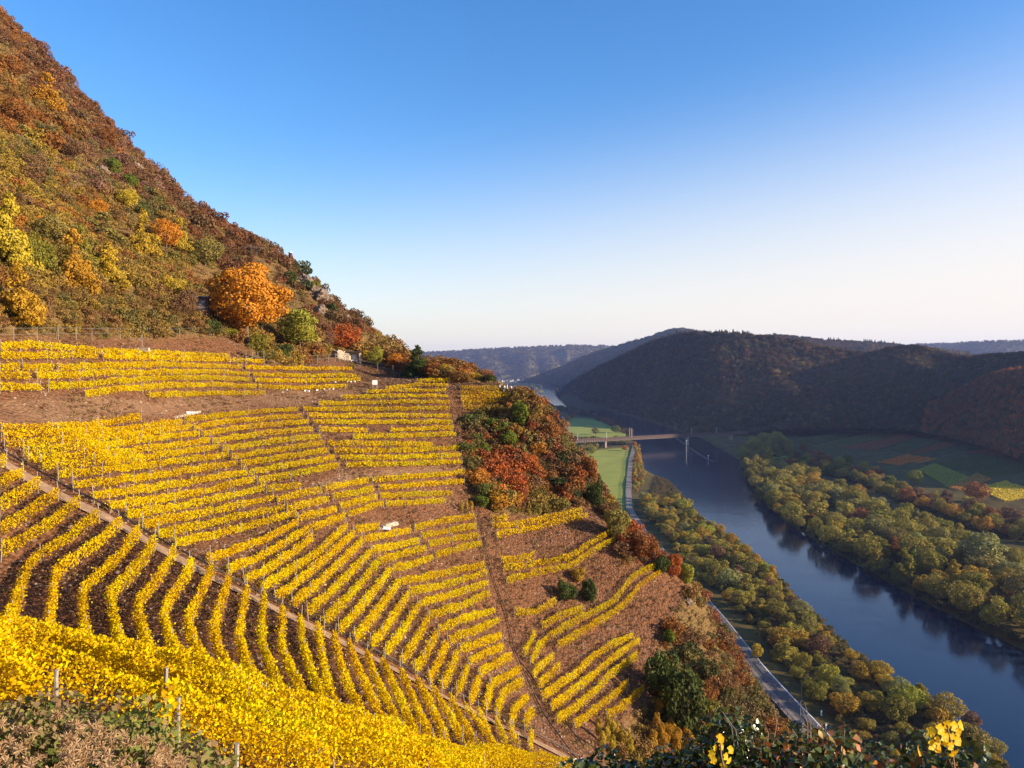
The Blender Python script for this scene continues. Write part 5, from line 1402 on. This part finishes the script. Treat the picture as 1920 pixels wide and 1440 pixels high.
HS = [(1010,781,16,11,6,.3,'grey roofed house at the left of the cluster behind the spur'),(1020,779,20,12,8,1.1,'long grey roofed house in the middle of the cluster behind the spur'),(1030,780,13,10,7,.2,'white gabled house with steep grey roof behind the spur'),
      (1037,778,14,11,9,1.3,'tall grey house at the right of the cluster behind the spur'),(1026,787,15,11,5,2.0,'white gabled house nearest to the orange trees'),(1014,774,14,10,7,.7,'grey house farthest back in the cluster')]
for x, y, a, b_, c, yw, lb in HS: house(flat(x, y), a, b_, c, yw, lb)
for i in range(16):
    r = random.Random(i + 70); x = 936 + i * 5.0 + r.uniform(-1, 1); y = r.uniform(712, 719)
    house(flat(x, y), r.uniform(14, 24), 11, r.uniform(6, 10), r.uniform(0, 3), f'tiny pale house in the far village, {ordn(i+1)} from the left', r.choice(['roof', 'redroof']), False)
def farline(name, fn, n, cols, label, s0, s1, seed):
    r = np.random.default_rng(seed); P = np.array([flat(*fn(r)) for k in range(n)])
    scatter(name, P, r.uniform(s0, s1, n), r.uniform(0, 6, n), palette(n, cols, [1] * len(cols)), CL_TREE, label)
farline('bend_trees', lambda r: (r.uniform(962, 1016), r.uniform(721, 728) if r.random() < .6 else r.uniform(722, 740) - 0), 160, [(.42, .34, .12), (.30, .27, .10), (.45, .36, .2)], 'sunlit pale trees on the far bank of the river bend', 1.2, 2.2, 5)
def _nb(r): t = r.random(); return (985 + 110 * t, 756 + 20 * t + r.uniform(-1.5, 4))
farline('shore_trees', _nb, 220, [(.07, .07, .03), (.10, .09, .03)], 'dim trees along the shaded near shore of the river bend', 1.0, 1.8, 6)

# ------------------------------------------------------------------ things on the hillside
def onhill(px, py, dmin=60): return hit(px, py, 0, dmin)
# hut under the orange tree, the tree's shade put into its dark colours
p = onhill(372, 592); root = empty('hut', tuple(p), 'dark hut with a grey panel half hidden in the shade left of the orange tree', 'hut', None, .3)
MB().box((0, 0, 1.5), (3.4, 3, 3.2)).build('wall', simple('shade_darkened_boards', (.05, .035, .03), .9, 0, .2, 4), root)
MB().box((0, 0, 3.2), (3.9, 3.5, .16)).build('roof', M['roof'], root)
MB().box((.3, -1.56, 1.9), (1.9, .08, 1.5)).build('panel', simple('shade_darkened_panel', (.13, .10, .10), .8, 0, .08, 1), root)
# red and white lookout drum
p = onhill(545, 507); root = empty('lookout', tuple(p), 'small red and white drum on a short mast on the skyline', 'lookout')
MB().tube([(0, 0, -1), (0, 0, 4.0)], .12, 8).build('mast', M['white'], root)
MB().tube([(0, 0, 3.6), (0, 0, 4.8)], .5, 12).build('drum', simple('dark_red_paint', (.10, .02, .02), .6), root); MB().tube([(0, 0, 4.8), (0, 0, 5.0)], .6, 12).build('lid', M['white'], root)
# sign boards
def board(px, py, w_, h_, leg, label, frame=False, dmin=60, yaw=.15):
    p = onhill(px, py, dmin); root = empty('notice_board', tuple(p), label, 'notice board', None, yaw)
    lg = MB().box((0, 0, leg / 2 - .2), (.12, .12, leg + .4)).mesh('leg', M['post'])
    for s in (-.36, .36): link('leg', lg, root, (s * w_, .06, 0))
    MB().box((0, 0, leg + h_ / 2 - .05), (w_, .07, h_)).build('panel', M['white'], root)
board(597, 657, .95, 1.5, 1.2, 'white notice board on two legs at the bend above the wall')
board(703, 731, .95, .85, 1.0, 'white notice board on short legs at the edge of the vines', dmin=100)
# slate wall and shelter
import bmesh
def stonemesh(seed, d):
    r = np.random.default_rng(seed); bm = bmesh.new()
    for k in range(14):
        v = np.array([r.choice([-1, 1]), r.choice([-1, 1]), r.choice([-1, 1])]) * r.uniform(.38, .5, 3) * np.array(d); bm.verts.new(v)
    bmesh.ops.convex_hull(bm, input=bm.verts); me = bpy.data.meshes.new('stone'); bm.to_mesh(me); bm.free(); me.materials.append(M['wallstone']); return me
SM = [stonemesh(s, (.62, .45, .26)) for s in range(5)]
def stonewall(pts, h, label, taper=None, dmin=100):
    P = np.array([hit(x, y, 0, dmin) for x, y in pts]); P, L = resample(P, .55); mid = P[len(P) // 2]
    root = empty('stone_wall', tuple(mid), label, 'wall'); c = 0
    for row in range(int(h / .24)):
        for k in range(len(P)):
            if c >= 290: break
            hh = h if taper is None else h * (taper[0] + (taper[1] - taper[0]) * k / len(P))
            if row * .24 > hh + rng.normal() * .12: continue
            q = P[k] + (P[min(k + 1, len(P) - 1)] - P[k]) * (.5 if row % 2 else 0)
            z = P[k][2] * .3 + P[:, 2].mean() * 0 + P[k][2] * .7
            o = link('stone', SM[rng.integers(5)], root, (q[0] - mid[0], q[1] - mid[1], z - mid[2] + .05 + row * .24)); c += 1
            t_ = P[min(k + 1, len(P) - 1)] - P[max(k - 1, 0)]; o.rotation_euler = (rng.normal() * .06, rng.normal() * .06, math.atan2(t_[1], t_[0]) + rng.normal() * .1)
stonewall([(614,662),(622,668),(632,672),(645,675),(655,677)], 2.0, 'long dry slate wall left of the little shelter', (.6, 1.15))
stonewall([(716,992),(728,988),(742,984)], .5, 'low heap of pale slate stones on the bare strip', dmin=60)
stonewall([(372,773),(360,776),(345,779),(330,783)], .45, 'low stone edge along the top terrace beside the white crates', dmin=60)
p = onhill(664, 680, 100); root = empty('shelter', tuple(p), 'small open stone shelter with dark roof and a bench at the end of the wall', 'shelter', None, .2)
MB().box((-1.3, 0, 1.1), (.5, 1.6, 2.4)).box((1.3, 0, 1.1), (.5, 1.6, 2.4)).box((0, .7, 1.1), (2.4, .3, 2.4)).build('wall', M['wallstone'], root)
MB().box((0, -.1, 2.4), (3.6, 2.2, .16)).build('roof', simple('dark_slab', (.05, .045, .045), .8), root)
MB().box((0, -.3, .55), (1.5, .5, .12)).box((-.6, -.3, .25), (.12, .4, .6)).box((.6, -.3, .25), (.12, .4, .6)).build('bench', M['white'], root)
MB().box((0, .5, 1.3), (1.0, .1, .9)).build('picture_panel', M['steel'], root)
# five white crates
cr = MB()
cr.box((0, 0, .03), (.22, .26, .05))
for s in (-1, 1): cr.box((s * .095, 0, .15), (.03, .26, .24)).box((0, s * .115, .15), (.16, .03, .24))
crm = cr.mesh('crate', M['white'])
for i, x in enumerate([351, 355.5, 360, 364.5, 369.5]):
    p = hit(x, 777, 0, 60); o = link('crate', crm, None, (p[0], p[1], p[2] + .1)); o.rotation_euler = (0, 0, .1 * i); tag(o, f'{["leftmost","second","middle","fourth","rightmost"][i]} of five white harvest crates on the terrace edge', 'crate', 'white harvest crates')
# white bags under the last row
bm_ = stonemesh(9, (.55, .4, .35)); bm_ = bm_.copy(); bm_.materials.clear(); bm_.materials.append(M['white'])
for i, (x, y) in enumerate([(530,737),(538,733),(572,734),(578,735),(594,733),(608,732),(617,731),(625,731),(629,718),(651,717),(658,717),(665,717)]):
    p = hit(x, y, 0, 100); o = link('sack', bm_, None, (p[0], p[1], p[2] + .15), rz=i); o.scale = (rng.uniform(.45, .95),) * 3
    tag(o, f'{ordn(i+1)} small white sack lying below the end of the upper rows', 'sack', 'white sacks along the upper rows')
p = hit(721, 995, 0, 60); o = MB().box((0, 0, .22), (1.4, .6, .05)).box((-.55, 0, .1), (.06, .5, .25)).box((.55, 0, .1), (.06, .5, .25)).build('table_board', M['white'], None, tuple(p + np.array([0, 0, .1])))
o.rotation_euler = (.25, .1, .3); tag(o, 'white board lying on trestles at the end of a bare strip', 'board')
p = hit(263, 664, 0, 60); root = empty('trellis_frame', tuple(p + np.array([0, 0, .2])), 'pale ledge with a wooden cross bar above the topmost row', 'ledge')
MB().box((0, 0, .4), (2.4, .5, .5)).build('slab', M['wallstone'], root); MB().box((.2, .1, 1.9), (1.8, .08, .08)).box((.2, .1, 1.6), (.08, .08, 1.6)).build('cross_bar', M['post'], root)

# rocks on the crag
def rock(seed, size):
    r = np.random.default_rng(seed); bm = bmesh.new(); bmesh.ops.create_icosphere(bm, subdivisions=4, radius=1)
    V = np.array([v.co for v in bm.verts])
    f = 1 + .55 * fbm(V[:, 0] * 2.2 + seed, V[:, 1] * 2.2 + V[:, 2] * 2.6, 5) + .22 * np.round(fbm(V[:, 2] * 3 + seed, V[:, 0] * 2.2, 2) * 3) / 2
    for v, k, c in zip(bm.verts, f, V): v.co = Vector(c * k) * size
    me = bpy.data.meshes.new('rock'); bm.to_mesh(me); bm.free(); me.materials.append(M['rock']); return me
RK = [rock(s, 1.0) for s in (3, 4, 5)]
for i, (x, y, s, lb) in enumerate([(132,172,16,'pale rocks on the skyline under the thin reddish tree'),(258,318,16,'pale rock step high on the slope'),(264,332,12,'lower pale rock step high on the slope'),(190,325,18,'reddish rock face left of the green bushes'),
   (572,535,28,'grey crag face below the lookout, upper'),(585,550,26,'grey crag face below the lookout, lower'),(606,566,28,'crag in the middle of the rocky edge'),(598,588,22,'rocks left of the middle crag'),(630,592,24,'small crag near the foot of the rocky edge'),(650,608,22,'last crag at the foot of the rocky edge'),
   (318,580,14,'pale rock wall left of the hut shade'),(1075,875,14,'grey rocks on the outer edge of the spur'),(1060,860,12,'upper grey rocks on the outer edge of the spur'),(1290,1130,11,'bare rock knob above the cliff edge'),(1120,1290,12,'low rock hump between the lower rows'),(1310,1250,14,'pale rock face right of the tall ivy'),(500,930,0,'x')]):
    if s == 0: continue
    p = hit(x, y, 0, 60)
    if p is None: continue
    k = s * p[1] / FPX * .62
    o = link('rock_outcrop', RK[i % 3], None, tuple(p), i * 1.3, (k * 1.2, k, k * 1.1)); tag(o, lb, 'rock')

# ------------------------------------------------------------------ four walkers on the crest
def person(p, yaw, h, shirt, trousers, hair, label, lean=0, arm=.1, pack=None):
    root = empty('person', tuple(p), label, 'person', None, yaw)
    bm = bmesh.new()
    J = {'pel': (0, 0, .53, .085), 'che': (0, .0, .72, .10), 'nec': (0, .005, .83, .04), 'hed': (0, -.01, .885, .052), 'top': (0, -.005, .96, .05),
         'hl': (.055, 0, .50, .06), 'kl': (.06, -.01, .28, .042), 'al': (.06, .02, .05, .028), 'tl': (.065, -.06, .02, .024),
         'hr': (-.055, 0, .50, .06), 'kr': (-.065, -.03, .28, .042), 'ar': (-.07, 0, .05, .028), 'tr': (-.075, -.08, .02, .024),
         'sl': (.105, 0, .79, .045), 'el': (.145, .01, .64, .032), 'wl': (.13, -.05, .50, .024), 'fl': (.125, -.07, .45, .022),
         'sr': (-.105, 0, .79, .045), 'er': (-.15, .01, .64, .032), 'wr': (-.13, -.07 - arm, .52 + arm, .024), 'fr': (-.12, -.11 - arm, .50 + arm, .022)}
    E = [('pel', 'che'), ('che', 'nec'), ('nec', 'hed'), ('hed', 'top'), ('pel', 'hl'), ('hl', 'kl'), ('kl', 'al'), ('al', 'tl'), ('pel', 'hr'), ('hr', 'kr'), ('kr', 'ar'), ('ar', 'tr'),
         ('che', 'sl'), ('sl', 'el'), ('el', 'wl'), ('wl', 'fl'), ('che', 'sr'), ('sr', 'er'), ('er', 'wr'), ('wr', 'fr')]
    names = list(J); me = bpy.data.meshes.new('body')
    me.from_pydata([(J[n_][0] * h, J[n_][1] * h, J[n_][2] * h) for n_ in names], [(names.index(a), names.index(b_)) for a, b_ in E], [])
    o = link('body', me, root)
    sk = o.modifiers.new('skin', 'SKIN'); 
    for i, n_ in enumerate(names): me.skin_vertices[0].data[i].radius = (J[n_][3] * h,) * 2
    me.skin_vertices[0].data[0].use_root = True
    o.modifiers.new('smooth', 'SUBSURF').levels = 1; o.modifiers['smooth'].render_levels = 1
    dg = bpy.context.evaluated_depsgraph_get(); m2 = bpy.data.meshes.new_from_object(o.evaluated_get(dg)); o.modifiers.clear(); o.data = m2; m2.name = 'body'
    mats = [simple('skin', (.5, .32, .24), .6), simple('cloth', shirt, .8), simple('trouser_cloth', trousers, .8)]
    m2.materials.clear(); [m2.materials.append(q) for q in mats]
    for f in m2.polygons:
        c = f.center / h
        f.material_index = 0 if c.z > .83 or (abs(c.x) > .09 and c.z < .53 and c.y < -.06) else 1 if c.z > .5 else 2
        f.use_smooth = True
    bm2 = bmesh.new(); bmesh.ops.create_icosphere(bm2, subdivisions=2, radius=.06 * h); 
    for v in bm2.verts: v.co.z = max(v.co.z, -.015 * h); v.co += Vector((0, .012 * h, .935 * h))
    hm = bpy.data.meshes.new('hair'); bm2.to_mesh(hm); bm2.free(); hm.materials.append(simple('hair', hair, .8)); link('hair', hm, root)
    if pack: MB().box((0, .12 * h, .7 * h), (.17 * h, .1 * h, .24 * h)).build('backpack', simple('pack_cloth', pack, .8), root)
WK = [(938,736,1.78,(.03, .03, .04),(.03, .03, .04),(.05, .03, .02),2.4,'person in dark clothes, leftmost of the walkers on the crest',(.6, .6, .6)),
      (946,737,1.68,(.75, .73, .72),(.70, .68, .66),(.06, .04, .03),1.2,'person in a white outfit, second of the walkers',None),
      (951,737,1.80,(.78, .76, .75),(.05, .05, .07),(.4, .35, .3),-1.5,'person in a white top and dark trousers, third of the walkers',(.05, .05, .08)),
      (957,738,1.70,(.30, .08, .06),(.04, .04, .05),(.08, .05, .03),-2.2,'person in a reddish jacket, rightmost of the walkers',(.7, .6, .6))]
for x, y, h_, sh, tr, hr, yw, lb, pk in WK:
    p = hit(x, y, 0, 120); person(p, yw, h_, sh, tr, hr, lb, pack=pk)
bpy.context.view_layer.update()
# ------------------------------------------------------------------ close foreground: ivy hedge, wild bush, bright leaves
M['ivy'] = leafmat('ivy_leaf', [(.02, .035, .008), (.045, .065, .012), (.08, .105, .02), (.15, .16, .04), (.28, .11, .04)], 'none', .15, .28, .5)
M['wild'] = leafmat('wild_leaf', [(.20, .12, .06), (.30, .20, .10), (.22, .22, .05), (.12, .16, .035), (.26, .28, .05), (.45, .36, .05)], 'none', .3)
M['bright'] = leafmat('bright_vine_leaf', [(.80, .44, .01), (.88, .56, .02), (.90, .62, .04)], 'none', .45, .4)
def cloud(name, c, rad, n, leaf, mt, seed, shape=8, tint=None, flatz=.7):
    r = np.random.default_rng(seed)
    nl = 14; cs = r.normal(size=(nl, 3)) * np.array(rad) * .45; R = r.uniform(.3, .6, nl) * min(rad)
    k = r.integers(0, nl, n); v = r.normal(size=(n, 3)); v /= np.linalg.norm(v, axis=1, keepdims=True)
    P = cs[k] + v * (R[k] * r.uniform(.6, 1.1, n))[:, None] * np.array([1, 1, flatz])
    return P, v
def band(pts, d0, d1, n, seed):
    """points of a thicket whose top edge runs through pts (px, py) at distances d0..d1"""
    r = np.random.default_rng(seed); x = np.array([p[0] for p in pts], float); y = np.array([p[1] for p in pts], float)
    return r, x, y
def thicket(name, pts, dist, depth, height, n, leaf, mt, label, cat, seed, tintf=None, shape=8, lump=1.0, lift=0):
    r = np.random.default_rng(seed)
    px_ = np.array([p[0] for p in pts], float); py_ = np.array([p[1] for p in pts], float)
    nl = int(lump * 60)
    u = r.random(nl); X_ = np.interp(u, np.linspace(0, 1, len(pts)), px_); Y_ = np.interp(u, np.linspace(0, 1, len(pts)), py_)
    d = dist * (1 + (r.random(nl) - .3) * depth)
    C_ = np.array([at(a, b, q) for a, b, q in zip(X_, Y_, d)]); down = r.random(nl) ** 1.2 * height; R = r.uniform(.12, .24, nl) * dist / 8 * 1.6
    C_[:, 2] -= down + R * .8 - lift * dist / FPX
    k = r.choice(nl, n, p=R ** 2 / (R ** 2).sum()); v = r.normal(size=(n, 3)); v /= np.linalg.norm(v, axis=1, keepdims=True)
    P = C_[k] + v * (R[k] * r.uniform(.7, 1.15, n))[:, None]
    c0 = P.mean(0); c0[2] = P[:, 2].min()
    t = np.clip(r.normal(.45, .25, n), 0, 1) if tintf is None else tintf(P, k, r)
    root = empty(name, tuple(c0), label, cat)
    link('foliage', leafmesh('foliage', P - c0, leaf, mt, nrm=v * .8 + np.array([0, 0, .4]), spread=.8, tint=t, seed=seed, shape=shape), root)
    mb = MB()
    for j in range(nl):
        a = C_[j] - c0; mb.tube([(a[0] * .9 + r.normal() * .1, a[1] * .9, min(0, a[2] - .8) - .4), (a[0], a[1], a[2] - .2), (a[0] + r.normal() * .1, a[1] + r.normal() * .1, a[2] + R[j] * .8)], [.02, .012, .005], 4, False)
    tag(mb.build('stems', M['bark'], root), kind='stuff')
    return root
def ivyt(P, k, r): 
    t = np.clip(r.normal(.4, .18, len(P)), 0, .8); m_ = r.random(len(P)) < .06; t[m_] = 1; return t
HED = [(1085,1470),(1130,1446),(1180,1440),(1230,1438),(1280,1432),(1325,1405),(1345,1362),(1370,1345),(1400,1362),(1430,1382),(1460,1392),(1490,1372),(1530,1385),(1570,1398),(1620,1402),(1680,1412),(1740,1405),(1790,1412),(1840,1432),(1880,1450)]
thicket('ivy_hedge', HED, 7.2, .35, 1.5, 36000, .062, M['ivy'], 'dark glossy ivy hedge along the bottom right edge', 'hedge', 21, ivyt, 8, 2.4, 26)
def rbt(P, k, r): return np.clip(r.normal(.5, .3, len(P)), 0, 1)
M['bramble'] = leafmat('bramble_leaf', [(.05, .08, .02), (.28, .10, .03), (.45, .12, .04), (.10, .14, .03), (.55, .25, .06)], 'none', .25, .4, .4)
thicket('bramble', [(1460,1395),(1500,1378),(1545,1372),(1590,1400),(1640,1402)], 6.8, .15, .3, 420, .075, M['bramble'], 'red and green bramble shoots arching over the ivy hedge', 'bramble', 23, rbt, 8, .4, 10)
def wildt(P, k, r):
    g = fbm(P[:, 0] * 1.1, P[:, 1] * 1.1 + P[:, 2], 2); return np.clip(.52 + g * .8 + r.normal(0, .2, len(P)), 0, 1)
WB = [(-60,1335),(0,1330),(60,1310),(120,1292),(180,1300),(240,1308),(290,1330),(330,1360),(370,1392),(400,1430),(420,1460)]
thicket('wild_bush', WB, 9.5, .28, 2.2, 36000, .075, M['wild'], 'tangled wild bush with green leaves and fluffy seed heads at bottom left', 'bush', 25, wildt, 4, 2.4)
M['fluff'] = leafmat('seed_fluff', [(.34, .20, .09), (.46, .29, .15), (.56, .38, .22)], 'none', .3)
def fluff():
    r = np.random.default_rng(77); nb = 330; pts = [(-40,1352),(40,1347),(110,1338),(160,1355),(230,1365),(300,1395),(350,1428)]
    u = r.random(nb); X_ = np.interp(u, np.linspace(0, 1, 7), [p[0] for p in pts]); Y_ = np.interp(u, np.linspace(0, 1, 7), [p[1] for p in pts])
    fall_ = r.random(nb) ** 1.1 * 120; keep = fbm(X_ / 45, (Y_ + fall_) / 30, 2) > -.12
    C_ = np.array([at(x, y + f_, 8.3 - f_ / 60) for x, y, f_ in zip(X_[keep], Y_[keep], fall_[keep])]); nb = len(C_)
    k = np.repeat(np.arange(nb), 34); v = r.normal(size=(len(k), 3)); v /= np.linalg.norm(v, axis=1, keepdims=True); s = np.cross(v, r.normal(size=v.shape)); s /= np.linalg.norm(s, axis=1, keepdims=True)
    L = r.uniform(.035, .075, len(k))[:, None]; w_ = .0045
    a = C_[k]; V = np.stack([a - s * w_ * .5, a + s * w_ * .5, a + v * L + s * w_, a + v * L - s * w_], 1); c0 = C_.mean(0)
    t = np.clip(r.normal(.5, .25, nb), 0, 1)[k]
    root = empty('old_mans_beard', tuple(c0), 'pinkish fluffy clematis seed heads over the wild bush', 'seed heads')
    tag(link('seed_heads', newmesh('seed_heads', (V - c0).reshape(-1, 3), np.arange(len(k) * 4).reshape(-1, 4), M['fluff'], False, {'tint': ('FLOAT', np.repeat(t, 4))}), root), kind='stuff')
fluff()
def sprig(name, spots, leafsz, label, stem, d, sd):
    pts = [(x, y) for x, y in spots]; C_ = np.array([at(x, y, d * (1 + .02 * math.sin(i * 2.1))) for i, (x, y) in enumerate(pts)])
    c0 = C_.mean(0); root = empty(name, tuple(c0), label, 'vine shoot')
    r = np.random.default_rng(sd)
    ang = np.linspace(0, 2 * math.pi, 25)[:-1]; rad = .78 + .22 * np.abs(np.cos(ang * 2.5)) ** .7; rad[np.abs(ang - math.pi) < .3] *= .55
    for i, c in enumerate(C_):
        s = leafsz * r.uniform(.8, 1.2) * .5
        nrm = Vector((r.normal() * .45 + .25, -1, r.normal() * .45 + .25)).normalized(); q = nrm.to_track_quat('Z', 'Y')
        V = [(0, 0, 0)] + [(math.cos(a) * q_ * s, math.sin(a) * q_ * s, abs(math.sin(a)) * s * .22 + r.normal() * s * .03) for a, q_ in zip(ang, rad)]
        V += [(v[0] * .55, v[1] * .55, v[2] * .4 - .02 * s) for v in V[1:]]
        n = 24; F = [(0, 25 + k, 25 + (k + 1) % n) for k in range(n)] + [(25 + k, 1 + k, 1 + (k + 1) % n, 25 + (k + 1) % n) for k in range(n)]
        me = bpy.data.meshes.new('leaf'); me.from_pydata(V, [], F); me.materials.append(M['bright'])
        a_ = me.attributes.new('tint', 'FLOAT', 'POINT'); a_.data.foreach_set('value', np.clip(r.normal(.5, .1, len(V)) + r.normal(0, .2), 0, 1).astype(np.float32))
        o = link('leaf', me, root, tuple(c - c0)); o.rotation_mode = 'QUATERNION'; o.rotation_quaternion = q
    S_ = np.array([at(x, y, d * 1.01) for x, y in stem]) - c0
    MB().tube([tuple(v) for v in S_], .006 * d / 5, 5).build('stem', simple('cane', (.25, .13, .06), .8), root)
sprig('vine_shoot', [(1762,1368),(1775,1358),(1788,1362),(1770,1380),(1784,1380),(1796,1372),(1757,1388),(1772,1392),(1794,1388),(1746,1396),(1756,1402),(1788,1410),(1782,1398),(1722,1408),(1745,1372),(1800,1360)], .072, 'bright yellow vine shoot glowing before the river at bottom right', [(1790,1445),(1785,1400),(1775,1360)], 5.6, 31)
sprig('vine_shoot', [(1337,1425),(1352,1400),(1360,1418),(1366,1425),(1340,1402),(1334,1412),(1369,1406),(1356,1438),(1350,1385)], .062, 'small sprig of yellow leaves rising from the ivy hedge', [(1360,1450),(1352,1415),(1350,1385)], 5.8, 33)
P0 = np.array([at(308 + rng.normal() * 12 + (y - 1290) * -.06, y, 13.5 + rng.normal() * .12) for y in np.linspace(1275, 1380, 170)])
c0 = P0.mean(0); root = empty('vine_shoot', tuple(c0), 'upright golden vine around a wooden stake in the left foreground', 'vine')
link('foliage', leafmesh('foliage', P0 - c0, .11, M['vine'], nrm=np.array([.4, -1, .3]), spread=.6, tint=np.clip(rng.normal(.45, .2, len(P0)), 0, 1), seed=3, shape=8), root)
MB().tube([tuple(at(306, 1400, 13.6) - c0), tuple(at(312, 1252, 13.6) - c0)], .035, 6).build('stake', M['post'], root)
# bare wooden stakes in the foreground
for i, (x, y0, y1, d, lb) in enumerate([(443,1440,1394,14.5,'short weathered stake in the middle foreground'),(334,1330,1308,20,'small weathered stake under the golden vine'),(105,1272,1256,18,'tiny pale stake between the left foreground vines')]):
    a = at(x, y0, d); b_ = at(x + 1, y1, d); g = a.copy(); g[2] -= 1.0
    o = MB().tube([tuple(g - a), (0, 0, 0), tuple(b_ - a)], .05, 7).build('wooden_stake', M['post'], None, tuple(a)); tag(o, lb, 'stake', 'bare stakes in the foreground')
# twigs rising from the hedge
mb = MB(); c0 = at(1345, 1380, 7)
for k in range(9):
    x = 1335 + rng.uniform(-8, 190); a = at(x, 1400, 7); b_ = at(x - 8 + rng.normal() * 8, 1345 + rng.uniform(-30, 30), 7); m_ = (a + b_) / 2 + np.array([.03, 0, .02])
    mb.tube([tuple(a - c0), tuple(m_ - c0), tuple(b_ - c0)], [.006, .005, .002], 4, False)
tag(mb.build('dry_twigs', M['post'], None, tuple(c0)), 'thin dry twigs sticking up out of the ivy hedge', 'twigs')
# ------------------------------------------------------------------ haze
m = bpy.data.materials.new('haze'); m.use_nodes = True; nt = m.node_tree
nt.nodes.remove(nt.nodes['Principled BSDF'])
pv = nt.nodes.new('ShaderNodeVolumePrincipled'); pv.inputs['Color'].default_value = (.45, .56, 1.0, 1); pv.inputs['Density'].default_value = 5.2e-5; pv.inputs['Anisotropy'].default_value = .25
nt.links.new(pv.outputs[0], nt.nodes['Material Output'].inputs['Volume'])
V_, F_ = boxv(2000, 4000, 20, 12000, 10400, 320)
o = link('haze', newmesh('haze', V_, F_, m)); tag(o, kind='stuff')
o['label'] = 'thin blue autumn haze filling the valley'
